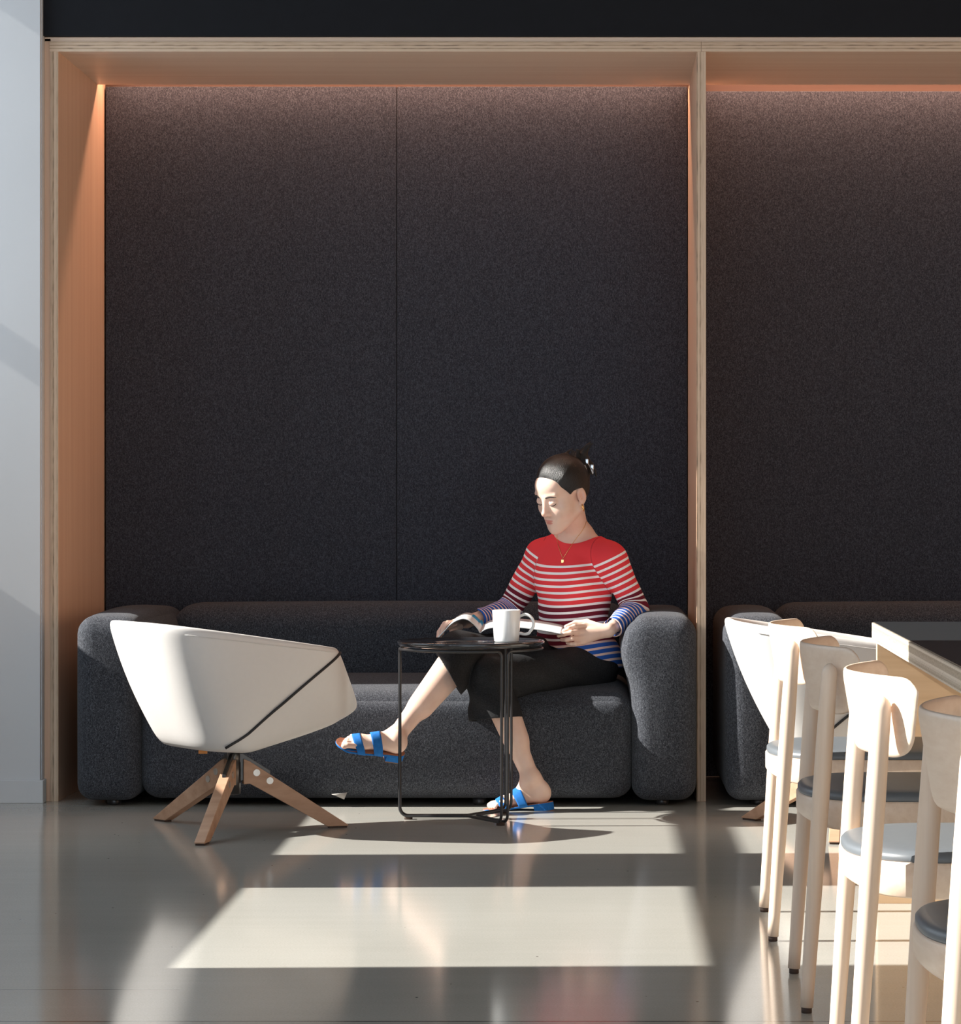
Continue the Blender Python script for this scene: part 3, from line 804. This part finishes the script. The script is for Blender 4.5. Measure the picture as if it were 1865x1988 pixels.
# ---- body
body = Sdf()
def hd_(f, k): body.u(in_frame(f, HO, HM, HS), k)
hd_(ell((0, -0.012, 0.045), (0.073, 0.088, 0.080)), 0)
hd_(ell((0, 0.030, 0.000), (0.060, 0.060, 0.085)), 0.02)
hd_(ell((0, 0.048, 0.055), (0.056, 0.040, 0.042)), 0.02)
for s_ in (-1, 1):
    hd_(cone((s_*0.052, 0.000, -0.040), (s_*0.014, 0.068, -0.086), 0.022, 0.018), 0.03)
    hd_(ell((s_*0.036, 0.050, -0.022), (0.030, 0.032, 0.032)), 0.02)
hd_(ell((0, 0.066, -0.056), (0.034, 0.026, 0.030)), 0.02)
hd_(ball((0, 0.078, -0.091), 0.013), 0.018)
hd_(cone((0, 0.082, 0.026), (0, 0.101, -0.020), 0.006, 0.0085), 0.016)
hd_(ball((0, 0.103, -0.022), 0.0088), 0.010)
for s_ in (-1, 1):
    body.cut(in_frame(ell((s_*0.031, 0.104, 0.012), (0.017, 0.014, 0.012)), HO, HM, HS), 0.014)
    hd_(ell((s_*0.030, 0.0745, 0.012), (0.0165, 0.0155, 0.0135)), 0.004)
    hd_(ball((s_*0.0115, 0.094, -0.027), 0.0068), 0.006)
    hd_(cone((s_*0.016, 0.084, 0.033), (s_*0.045, 0.074, 0.036), 0.005, 0.005), 0.014)
    # ear
    hd_(ell((s_*0.076, -0.010, 0.002), (0.007, 0.0165, 0.029), np.array(Matrix.Rotation(s_*0.30, 3, 'Z'))), 0.004)
    hd_(ball((s_*0.074, -0.004, -0.024), 0.0075), 0.006)
    body.cut(in_frame(ell((s_*0.0835, -0.006, 0.004), (0.0065, 0.0085, 0.0165)), HO, HM, HS), 0.002)
    hd_(ell((s_*0.0775, 0.002, -0.006), (0.004, 0.004, 0.006)), 0.002)
hd_(ell((0, 0.0880, -0.0505), (0.0210, 0.0085, 0.0050)), 0.005)
hd_(ell((0, 0.0860, -0.0600), (0.0170, 0.0085, 0.0060)), 0.005)
body.cut(in_frame(cone((-0.020, 0.0955, -0.0555), (0.020, 0.0955, -0.0555), 0.0012, 0.0012), HO, HM, HS), 0.003)
# neck and shoulders
body.u(cone(hp(0, -0.020, -0.040), neck, 0.044, 0.050), 0.022)
for sh in (shL, shR):
    body.u(cone(neck+zz*0.018, sh+zz*0.004, 0.042, 0.040), 0.05)
body.u(ell(chest, (0.142, 0.088, 0.165), TRm), 0.03)
body.u(cone(neck+tf*0.02, chest+tf*0.03, 0.05, 0.06), 0.03)
body.u(ell(waist, (0.115, 0.085, 0.14), TRm), 0.04)
body.u(ell(pelv, (0.14, 0.11, 0.085), TRm), 0.04)
# arms
for sh, el, wr in ((shL, elL, wrL), (shR, elR, wrR)):
    body.u(cone(sh, el, 0.043, 0.033), 0.03); body.u(cone(el, wr, 0.034, 0.0215), 0.02)
# legs
body.u(cone(hipB, knB, 0.075, 0.052), 0.03); body.u(cone(hipA, knA, 0.075, 0.052), 0.03)
def shank(kn, an, back, rc, rk=0.050):
    ax = an-kn; back = back-ax*(back@ax)/(ax@ax); back /= np.linalg.norm(back)
    body.u(cone(kn, an, rk, 0.029), 0.02)
    c0 = kn+ax*0.18+back*0.012; c1 = kn+ax*0.62+back*0.008
    body.u(cone(c0, c1, rc, 0.038), 0.03)
    return back
bkB = shank(knB, anB, np.array([0.9, 0.1, -0.3]), 0.049, 0.048); bkA = shank(knA, anA, np.array([0.6, 0.1, -0.8]), 0.052)
# hands: list of finger chains (points, radii)
def finger(pts, r0, r1, k=0.004):
    n = len(pts)-1
    for i in range(n):
        ra = r0+(r1-r0)*i/n; rb = r0+(r1-r0)*(i+1)/n
        body.u(cone(pts[i], pts[i+1], ra, rb), k if i else 0.008)
def wp(l): return [A3(W(*p)) for p in l]
def palm(wr, ks, r):
    for kpt in ks: body.u(cone(wr, kpt, 0.0185, r), 0.012)
KL = wp([(1135, 1215, 9.925), (1130, 1226, 9.905), (1129, 1237, 9.90), (1132, 1246, 9.905)])
palm(wrL, KL, 0.0105)
finger([KL[0]]+wp([(1115, 1216, 9.895), (1104, 1220, 9.888), (1094, 1225, 9.895)]), 0.0092, 0.0070)
finger([KL[1]]+wp([(1108, 1228, 9.872), (1095, 1231, 9.872), (1084, 1234, 9.885)]), 0.0092, 0.0070)
finger([KL[2]]+wp([(1110, 1240, 9.872), (1099, 1242, 9.876), (1090, 1242, 9.89)]), 0.0088, 0.0068)
finger([KL[3]]+wp([(1117, 1250, 9.88), (1108, 1250, 9.885), (1101, 1248, 9.895)]), 0.0080, 0.0062)
finger([wrL+(KL[0]-wrL)*0.30+zz*0.006]+wp([(1140, 1208, 9.965), (1118, 1209, 9.975), (1099, 1217, 9.965)]), 0.0125, 0.0080)
KR = wp([(884, 1208, 9.955), (881, 1209, 9.98), (879, 1212, 10.005), (878, 1216, 10.03)])
palm(wrR, KR, 0.0105)
finger([KR[0]]+wp([(869, 1209, 9.905), (861, 1219, 9.885), (858, 1230, 9.875)]), 0.0090, 0.0070)
finger([KR[1]]+wp([(863, 1211, 9.935), (855, 1223, 9.915), (852, 1236, 9.905)]), 0.0090, 0.0070)
finger([KR[2]]+wp([(860, 1215, 9.97), (852, 1227, 9.95), (850, 1239, 9.94)]), 0.0086, 0.0068)
finger([KR[3]]+wp([(862, 1221, 10.00), (855, 1232, 9.985), (853, 1241, 9.975)]), 0.0078, 0.0060)
finger([wrR+(KR[0]-wrR)*0.3]+wp([(893, 1217, 9.95), (884, 1222, 9.92), (876, 1224, 9.90)]), 0.0120, 0.0080)
# feet
def foot_frame(heel, toe, up):
    f = toe-heel; f /= np.linalg.norm(f); up = up-f*(up@f); up /= np.linalg.norm(up)
    return heel, np.stack([f, np.cross(up, f), up], 1)      # x forward, y left, z up
FS = 1.04
def foot(heel, R, ankle, med):
    def a(f, k): body.u(in_frame(f, heel, R, FS), k)
    loc = R.T@(ankle-heel)/FS
    body.u(cone(ankle, heel+R@np.array([0.035, 0, 0.05])*FS, 0.029, 0.032), 0.02)
    a(ell((0.028, 0, 0.031), (0.032, 0.026, 0.031)), 0.02)
    a(cone(tuple(loc), (0.10, med*0.004, 0.034), 0.028, 0.024), 0.02)
    a(cone((0.03, 0, 0.028), (0.145, 0, 0.020), 0.024, 0.018), 0.02)
    a(ell((0.148, -med*0.002, 0.0185), (0.038, 0.037, 0.0185)), 0.02)
    for s_ in (-1, 1): a(ball(tuple(loc+np.array([0.0, s_*0.024, -0.006])), 0.010), 0.012)
    for j, (yy, x1, r) in enumerate(((0.026, 0.212, 0.0105), (0.010, 0.210, 0.0080), (-0.004, 0.204, 0.0075), (-0.017, 0.197, 0.0070), (-0.029, 0.188, 0.0068))):
        a(cone((0.165, med*yy, 0.017), (x1-0.014, med*yy*1.1, 0.016), r*0.9, r*0.9), 0.003)
        a(ball((x1-0.006, med*yy*1.02, r*1.05), r), 0.004)
hB, RB = foot_frame(A3(W(1069, 1556, 9.715)), A3(W(943, 1572.5, 9.735)), zz)
hA, RA = foot_frame(A3(W(781, 1461, 9.60)), A3(W(655, 1443, 9.52)), np.array([0.05, -0.50, 0.86]))
foot(hB, RB, anB, -1); foot(hA, RA, anA, 1)
V, Q = surf_mesh(body, (-0.98, 9.42, -0.01), (0.16, 10.50, 1.30), 0.0024)
V = relax(V, Q, 1)
hq = (V-HO)@HM/HS
lipd = np.minimum(ell((0, 0.093, -0.0512), (0.0195, 0.016, 0.0038))(hq), ell((0, 0.091, -0.0592), (0.0150, 0.016, 0.0050))(hq))
lips = np.clip(0.5-lipd/0.0016, 0, 1)
blush = np.zeros(len(V))
for s_ in (-1, 1):
    blush = np.maximum(blush, np.exp(-(np.linalg.norm(hq-np.array([s_*0.075, -0.008, 0.0]), axis=1)/0.022)**2)*0.5)
blush = np.maximum(blush, np.exp(-(np.linalg.norm(hq-np.array([0, 0.112, -0.024]), axis=1)/0.014)**2)*0.35)
for (h_, R_, md) in ((hB, RB, -1), (hA, RA, 1)):
    q = (V-h_)@R_/FS
    blush = np.maximum(blush, np.clip((0.02-np.abs(q[:, 2]-0.005))/0.03, 0, 1)*((q[:, 0] > -0.02) & (q[:, 0] < 0.23) & (np.abs(q[:, 1]) < 0.05))*0.6)
wo = empty('person', (0, 0, 0), 0, 'woman in red striped top reading a magazine, sitting cross-legged on the long sofa', 'person')
person = wo
body_o = mk_np('body', V, Q, M['skin'], wo, {'lips': lips, 'blush': blush})
print('body', len(V))

# ---- hair
hair = Sdf()
hair.u(in_frame(ell((0, -0.011, 0.048), (0.083, 0.092, 0.090)), HO, HM, HS))
hair.u(in_frame(ell((0, -0.042, 0.012), (0.064, 0.052, 0.058)), HO, HM, HS), 0.02)
hair.cut(in_frame(ell((0, 0.105, -0.032), (0.118, 0.108, 0.122)), HO, HM, HS), 0.004)
for s_ in (-1, 1): hair.cut(in_frame(ell((s_*0.085, 0.010, -0.006), (0.030, 0.038, 0.038)), HO, HM, HS), 0.004)
hair.keep(in_frame(plane((0, 0, -0.045), (0, 0.35, -1)), HO, HM, HS), 0.006)
hair.cut(in_frame(cone((0.006, 0.09, 0.135), (0.010, 0.02, 0.150), 0.0035, 0.012), HO, HM, HS), 0.010)
def strand(l, r0, r1, k=0.010):
    p = wp(l); n = len(p)-1
    for i in range(n): hair.u(cone(p[i], p[i+1], r0+(r1-r0)*i/n, r0+(r1-r0)*(i+1)/n), k if i == 0 else 0.004)
strand([(1118, 897, 10.11), (1132, 893, 10.12), (1136, 905, 10.12)], 0.028, 0.018, 0.02)
strand([(1112, 893, 10.11), (1128, 882, 10.12), (1138, 868, 10.12), (1147, 857, 10.11)], 0.019, 0.002)
strand([(1120, 890, 10.10), (1134, 880, 10.11), (1141, 866, 10.11), (1144, 861, 10.10)], 0.016, 0.002)
strand([(1108, 890, 10.10), (1112, 878, 10.10), (1108, 874, 10.10)], 0.010, 0.002)
strand([(1116, 890, 10.09), (1121, 876, 10.09), (1119, 872, 10.09)], 0.010, 0.002)
strand([(1134, 893, 10.11), (1146, 903, 10.10), (1153, 914, 10.09), (1158, 928, 10.08)], 0.016, 0.0016)
strand([(1134, 898, 10.10), (1144, 910, 10.09), (1150, 923, 10.08)], 0.014, 0.0018)
strand([(1133, 903, 10.09), (1141, 918, 10.08), (1143, 937, 10.07)], 0.014, 0.0018)
strand([(1128, 908, 10.09), (1135, 923, 10.08), (1138, 940, 10.07)], 0.014, 0.0018)
strand([(1094, 884, 10.05), (1104, 876, 10.06), (1112, 870, 10.07)], 0.006, 0.0015)
strand([(1130, 880, 10.11), (1142, 866, 10.10), (1152, 860, 10.10)], 0.010, 0.0015)
V, Q = surf_mesh(hair, (-0.32, 9.92, 0.92), (0.08, 10.36, 1.33), 0.0024); V = relax(V, Q, 1)
hq = (V-HO)@HM/HS
axis = np.array([0, -0.80, 0.60]); e1 = np.array([1.0, 0, 0]); e2 = np.cross(axis, e1)
rel = hq-np.array([0, -0.02, 0.04])
hair_o = mk_np('hair', V, Q, M['hair'], wo, {'flow': np.arctan2(rel@e1, rel@e2), 'along': rel@axis*4})
g = G()
cpos = wp([(1139, 896, 10.085), (1149, 907, 10.075)])
for c_ in cpos:
    g.add(*rbox(c_[0]-0.006, c_[0]+0.006, c_[1]-0.004, c_[1]+0.004, c_[2]-0.010, c_[2]+0.010, 0.003, 3))
for (a, b_) in (((1141, 900), (1150, 920)), ((1136, 905), (1141, 937)), ((1135, 903), (1136, 936)), ((1147, 908), (1151, 920))):
    g.tube(wp([(a[0], a[1], 10.075), ((a[0]+b_[0])/2+1.5, (a[1]+b_[1])/2, 10.065), (b_[0], b_[1], 10.06)]), [0.003, 0.0026, 0.001], 8)
g.mk('hair_clip', M['clip'], hair_o)

# ---- striped top
top = Sdf()
T_C = chest+tf*0.0
torso_fs = [(ell(chest, (0.155, 0.102, 0.178), TRm), 0), (ell(waist+zz*0.0, (0.138, 0.108, 0.17), TRm), 0.05), (ell(pelv+zz*0.02, (0.168, 0.150, 0.135), TRm), 0.04)]
for f, k in torso_fs: top.u(f, k)
for s_ in (-1, 1): top.u(ell(chest+tl*s_*0.062+tf*0.070+zz*-0.005, (0.052, 0.048, 0.055), TRm), 0.05)
for sh in (shL, shR): top.u(cone(neck+zz*0.010, sh+zz*0.004, 0.046, 0.050), 0.045)
def sleeve(sh, el, wr, cuff):
    ax = wr-el; c = el+ax*cuff
    out = [(cone(sh, el, 0.056, 0.046), 0.028), (cone(el, c+ax*0.0, 0.046, 0.037), 0.012)]
    return out, c, ax/np.linalg.norm(ax)
sl = []
for sh, el, wr, cu in ((shL, elL, wrL, 0.86), (shR, elR, wrR, 0.78)):
    o_, c_, d_ = sleeve(sh, el, wr, cu); sl.append((o_, c_, d_, sh, el, wr))
    for f, k in o_: top.u(f, k)
def wrinkle(f, amp=0.0022):
    def g_(P):
        n = np.sin(P[:, 0]*38+P[:, 2]*21+2*np.sin(P[:, 1]*23))*0.5+np.sin(P[:, 2]*47-P[:, 0]*29+P[:, 1]*35)*0.5
        return f(P)+amp*n
    return g_
top.cut(ell(A3(W(1116, 1008, 10.14)), (0.124, 0.140, 0.086), TRm), 0.004)
class Wrap:
    def __init__(s, base, post): s.base = base; s.post = post
    def __call__(s, P, ops=None): return s.post(P, s.base(P, ops))
    def cull(s, c, hd): return s.base.cull(c, hd)
def top_post(P, d):
    n = np.sin(P[:, 0]*34+P[:, 2]*19+2*np.sin(P[:, 1]*23))*0.5+np.sin(P[:, 2]*41-P[:, 0]*27+P[:, 1]*31)*0.5
    d = d+0.0032*n
    # diagonal pull folds below the bust and at the elbows
    d = d+0.0022*np.sin((P[:, 2]*0.9+P[:, 0]*0.5)*95)*np.exp(-((P[:, 2]-0.63)/0.07)**2)
    for (o_, c_, d_, sh, el, wr) in sl:
        d = d+0.0030*np.sin(((P-el)@d_)*170)*np.exp(-(np.linalg.norm(P-el, axis=1)/0.05)**2)
    # hem
    hem = (0.497-0.32*(P[:, 0]))-P[:, 2]
    d = np.maximum(d, hem)
    # hollow just above the hem
    # cuffs
    for (o_, c_, d_, sh, el, wr) in sl:
        near = np.linalg.norm(P-c_, axis=1) < 0.075
        pl = (P-c_)@d_
        d = np.where(near, np.maximum(d, pl), d)
        inner = cone(c_-d_*0.045, c_+d_*0.02, 0.030, 0.034)(P)
        d = np.maximum(d, -inner)
    return d
V, Q = surf_mesh(Wrap(top, top_post), (-0.42, 9.90, 0.42), (0.26, 10.50, 0.99), 0.0024); V = relax(V, Q, 2)
dt = np.min([f(V) for f, k in torso_fs], axis=0)
st = (0.832-V[:, 2]+0.007*(((V-chest)@tl)/0.1)**2)/0.0236
zn = st.copy(); seam = np.zeros(len(V)); bd = np.full(len(V), 1.0)
for (o_, c_, d_, sh, el, wr) in sl:
    ds = np.min([f(V) for f, k in o_], axis=0)-0.004
    L1 = np.linalg.norm(el-sh); a1 = (V-sh)@(el-sh)/L1; a2 = L1+(V-el)@d_
    d1 = o_[0][0](V); d2 = o_[1][0](V)
    w_ = 1/(1+np.exp(-(d1-d2)/0.006)); arc = a1*(1-w_)+a2*w_
    q = (arc+0.004)/0.0236
    zq = np.where(q > 6.5, 6.5+(q-6.5)*5.7/2.8, q)
    q = np.where(q > 9.3, 9.3+(q-9.3)*1.3, q)
    lat = (V-chest)@tl*(1 if sh is shL else -1)
    m_ = (ds < dt) & ((lat > 0.112) | (a2 > L1))
    st = np.where(m_, q, st); zn = np.where(m_, zq, zn)
    seam = np.maximum(seam, np.exp(-((ds-dt)/0.0016)**2)*(lat > 0.10)*(a1 < 0.16))
top_o = mk_np('striped_top', V, Q, M['jersey'], wo, {'stripe': st, 'zone': zn, 'seam': seam})
print('top', len(V))

# ---- trousers
hemB = A3(W(963, 1396, 9.764)); hemA = A3(W(869, 1306, 9.755))
dB = hemB-knB; dB /= np.linalg.norm(dB); dA = anA-knA; dA /= np.linalg.norm(dA)
nB = dB+np.array([-0.10, 0, 0]); nB /= np.linalg.norm(nB); nA = np.array([-0.86, -0.1, -0.50]); nA /= np.linalg.norm(nA)
lb = Sdf(); lb.u(ell(pelv, (0.158, 0.130, 0.095), TRm)); lb.u(cone(hipB-zz*0.006, knB, 0.084, 0.074), 0.03); lb.u(cone(knB, hemB+dB*0.03, 0.074, 0.095), 0.02)
la = Sdf(); la.u(cone(hipA, knA, 0.084, 0.074)); la.u(cone(knA, hemA+dA*0.05, 0.074, 0.088), 0.02)
class Trousers:
    legs = [(lb, hemB, nB, dB, 0.085), (la, hemA, nA, dA, 0.050)]
    def one(s, P, ops, L_):
        sd_, h_, n_, ax, dep = L_
        raw = sd_(P, ops)+0.0032*np.sin(P[:, 0]*30+P[:, 2]*55+1.5*np.sin(P[:, 1]*19))
        r = P-h_; t = r@ax; q = r-t[:, None]*ax
        ang = np.arctan2(q[:, 1], q[:, 0]+q[:, 2]*0.6)
        raw = raw+0.0045*np.sin(ang*3+1.0)*np.exp(-(np.linalg.norm(r, axis=1)/0.11)**2)
        raw = raw+0.0040*np.sin((P[:, 0]*0.8+P[:, 2])*70)*np.exp(-(np.linalg.norm(P-knB, axis=1)/0.12)**2)
        out = np.maximum(raw, r@n_) if True else raw
        cav = np.maximum(raw+0.0052, -(t+dep))
        return np.maximum(out, -cav)
    def __call__(s, P, ops=None):
        ds = [s.one(P, ops[i] if ops is not None else None, s.legs[i]) for i in range(2) if ops is None or ops[i]]
        return ds[0] if len(ds) == 1 else smin(ds[0], ds[1], 0.006)
    def cull(s, c, hd): return [l[0].cull(c, hd) for l in s.legs]
V, Q = surf_mesh(Trousers(), (-0.70, 9.58, 0.24), (0.18, 10.46, 0.66), 0.0026); V = relax(V, Q, 2)
tr_o = mk_np('trousers', V, Q, M['twill'], wo)
print('trousers', len(V))

# ---- sandals
def sandal(h_, R_, med, label=None):
    def to(p): return h_+R_@(np.array(p)*FS)
    n = 40; out = []
    def hw(x):                      # half widths (medial, lateral)
        t = max(0, min(1, (x+0.008)/0.236))
        base_ = 0.026+0.014*math.sin(min(1, max(0, (t-0.25)/0.5))*PI/2)
        e_ = math.sqrt(max(0, 1-((t-0.12)/0.12)**2)) if t < 0.12 else (math.sqrt(max(0, 1-((t-0.80)/0.20)**2)) if t > 0.80 else 1)
        return base_*e_
    xs = [-0.008+0.236*(0.5-0.5*math.cos(PI*i/n)) for i in range(n+1)]
    ring = [(x, hw(x)) for x in xs]+[(x, -hw(x)) for x in xs[::-1][1:-1]]
    def lay(z0, z1, x1=1.0, sc_=1.0, x0=-1.0):
        r = [(x, y*sc_) for x, y in ring if x <= x1]
        v = [to((x, y, z0+(0.004 if x > 0.2 else 0))) for x, y in r]+[to((x, y, z1+(0.004 if x > 0.2 else 0))) for x, y in r]
        k = len(r); f = [tuple(range(k))[::-1], tuple(range(k, 2*k))]+[(i, (i+1) % k, k+(i+1) % k, k+i) for i in range(k)]
        return v, f
    sole = mk('sandal', *lay(-0.0065, -0.0008), M['suede'], wo, smooth=False, bev=0.0015)
    if label: sole['label'] = label
    mk('insole', *lay(-0.001, 0.0008, sc_=0.93), M['insole'], sole, smooth=False)
    mk('heel_block', *lay(-0.0265, -0.0060, 0.060), M['suede'], sole, smooth=False, bev=0.001)
    mk('outsole', *lay(-0.0295, -0.0262, 0.061), M['outsole'], sole, smooth=False)
    for (x0, w_, hz, wy) in ((0.088, 0.030, 0.058, 0.034), (0.146, 0.026, 0.036, 0.0405)):
        v = []; f = []; nn = 28; wn_ = 6
        for i in range(nn+1):
            ph = PI*i/nn; cy, sz = math.cos(ph), math.sin(ph)
            for j in range(wn_+1):
                x = x0+w_*(j/wn_-0.5)+0.022*sz
                hz_ = hz-(j/wn_-0.5)*w_*0.42
                v.append(to((x, cy*(wy+0.0015), -0.004+sz**0.8*(hz_+0.004))))
        for i in range(nn):
            for j in range(wn_): a = i*(wn_+1)+j; f.append((a, a+1, a+wn_+2, a+wn_+1))
        s_ = mk('strap', v, f, M['suede'], sole); so_ = s_.modifiers.new('thick', 'SOLIDIFY'); so_.thickness = 0.0018; so_.offset = 1
sandal(hB, RB, -1); sandal(hA, RA, 1)

# ---- face details and jewellery laid on the surface
tree = bvh([body_o, top_o]); eye = Vector((0, 0, CH))
def on_surf(px, py, off=0.002, tr_=None):
    d = (W(px, py, 10.0)-eye).normalized(); h, n, i, ds = (tr_ or tree).ray_cast(eye, d)
    return (h+n*off) if h is not None else W(px, py, 10.1)
def head_surf(x, z, off=0.0006):
    o_ = Vector(hp(x, 0.25, z)); d = Vector(-HM[:, 1]); h, n, i, ds = tree.ray_cast(o_, d)
    if n.dot(d) > 0: n = -n
    return h+n*off
for s_ in (-1, 1):
    pts = [head_surf(s_*(0.014+0.034*q), 0.0315+0.0045*math.sin(q*2.6)-0.004*q*q) for q in [i/9 for i in range(10)]]
    G().tube(pts, [0.0018, 0.0030, 0.0034, 0.0034, 0.0031, 0.0028, 0.0024, 0.0019, 0.0014, 0.0008], 8).mk('eyebrow', M['brow'], wo)
    pts = [head_surf(s_*(0.017+0.028*q), 0.0050-0.0050*math.sin(q*PI)+0.0035*q, 0.0008) for q in [i/11 for i in range(12)]]
    G().tube(pts, [0.0003]+[0.0010+0.0005*i/10 for i in range(10)]+[0.0006], 6).mk('eyelash', M['brow'], wo)
pts = [head_surf(-0.0185+0.037*i/12, -0.0560+0.0012*abs(i-6)/6, -0.0002) for i in range(13)]
neckl = [(1137, 1012), (1134, 1022), (1127, 1034), (1118, 1046), (1110, 1058), (1101, 1072), (1093, 1085), (1088, 1072), (1084, 1060), (1081, 1048), (1081, 1038)]
pts = [on_surf(x, y, 0.0016) for x, y in neckl]
nk = G().tube(pts, 0.0010, 6).mk('necklace', M['gold'], wo)
pc = on_surf(1092.5, 1090, 0.003)
mk('pendant', *rbox(pc.x-0.0055, pc.x+0.0055, pc.y-0.0015, pc.y+0.0015, pc.z-0.007, pc.z+0.006, 0.0014, 4), M['gold'], nk)
for dx, tl_ in ((0, 0.0), (0.004, 0.0)):
    ec = hp(0.0, 0, 0)*0+hp(-0.079, 0.001+dx, -0.0385)
    u1 = HM[:, 2]; u2 = HM[:, 1]*0.8+HM[:, 0]*-0.6
    if dx == 0:
        pts = [Vector(ec+u1*0.0125*math.cos(2*PI*i/28)+u2*0.0088*math.sin(2*PI*i/28)) for i in range(28)]
        G().tube(pts, 0.0021, 8, closed=True).mk('earring', M['gold'], wo)

# ------------------------------------------------------------------ magazine
def page_mat():
    m, nt, b = newmat('printed_page')
    tc = N(nt, 'ShaderNodeTexCoord'); sep = N(nt, 'ShaderNodeSeparateXYZ'); L(nt, tc.outputs['UV'], sep.inputs[0])
    u, v = sep.outputs[0], sep.outputs[1]
    def rng(x, a, c): return mth(nt, 'MULTIPLY', mth(nt, 'GREATER_THAN', x, a), mth(nt, 'LESS_THAN', x, c))
    blue = mth(nt, 'MULTIPLY', rng(u, 0.355, 0.50), rng(v, 0.62, 0.97))
    line = mth(nt, 'LESS_THAN', mth(nt, 'FRACT', mth(nt, 'MULTIPLY', v, 30.0)), 0.40)
    col_ = mth(nt, 'MAXIMUM', rng(u, 0.29, 0.345), mth(nt, 'MAXIMUM', rng(u, 0.57, 0.68), rng(u, 0.72, 0.84)))
    txt = mth(nt, 'MULTIPLY', mth(nt, 'MULTIPLY', line, col_), rng(v, 0.35, 0.92))
    c = mixc(nt, mth(nt, 'MULTIPLY', txt, 0.55), (0.80, 0.80, 0.79), (0.10, 0.11, 0.15))
    c = mixc(nt, blue, c, (0.01, 0.42, 0.78))
    L(nt, c, b.inputs['Base Color']); b.inputs['Roughness'].default_value = 0.35
    return m
prof = [(850, 1240), (856, 1233.5), (864, 1225), (873, 1215), (884, 1207), (897, 1202.5), (909, 1205), (919, 1213), (927, 1222), (932, 1229),
        (938, 1225), (948, 1221), (965, 1219), (990, 1218.5), (1015, 1220), (1040, 1223), (1065, 1227), (1090, 1232)]
def cat(pts, sub=4):
    out = []
    for i in range(len(pts)-1):
        p0, p1, p2, p3 = (pts[max(0, i-1)], pts[i], pts[i+1], pts[min(len(pts)-1, i+2)])
        for k in range(sub):
            t = k/sub
            out.append(tuple(0.5*((2*p1[q])+(-p0[q]+p2[q])*t+(2*p0[q]-5*p1[q]+4*p2[q]-p3[q])*t*t+(-p0[q]+3*p1[q]-3*p2[q]+p3[q])*t**3) for q in range(len(p1))))
    return out+[pts[-1]]
pr = cat([tuple(W(x, y, 9.85)) for x, y in prof])
mag = empty('magazine', pr[36], 0, 'open magazine held in both hands over the woman\'s lap, dark cover underneath', 'magazine')
mo = Vector(pr[36]); n_ = len(pr); ND = 10
def sheet(name, off, th, mat, inset=0.0, uv=False):
    v = []; f = []; uvs = []
    for i, p in enumerate(pr):
        a, c = Vector(pr[max(0, i-1)]), Vector(pr[min(n_-1, i+1)]); t = (c-a).normalized(); nn = Vector((-t.z, 0, t.x))
        for j in range(ND+1):
            q = j/ND
            sp = math.exp(-((i-36)/4.0)**2)
            v.append(Vector(p)+nn*(off*(1-0.7*sp))+Vector((0.006*q, -0.005+inset+(0.215-2*inset)*q, 0.020*q*(1 if i > 30 else 0.6)))-mo); uvs.append((i/(n_-1), q))
    for i in range(n_-1):
        for j in range(ND): a = i*(ND+1)+j; f.append((a, a+1, a+ND+2, a+ND+1))
    o = mk(name, v, f, mat, mag)
    if uv:
        ul = o.data.uv_layers.new(name='UVMap')
        for lp in o.data.loops: ul.data[lp.index].uv = uvs[lp.vertex_index]
    sm = o.modifiers.new('thick', 'SOLIDIFY'); sm.thickness = th; sm.offset = 0
    return o
M['page'] = page_mat()
M['cover'] = plain('dark_glossy_cover', (0.045, 0.055, 0.065), 0.25, var=0.25, scale=9)
sheet('cover', 0.0, 0.0008, M['cover'])
sheet('pages', 0.0022, 0.0032, M['page'], 0.001, True)
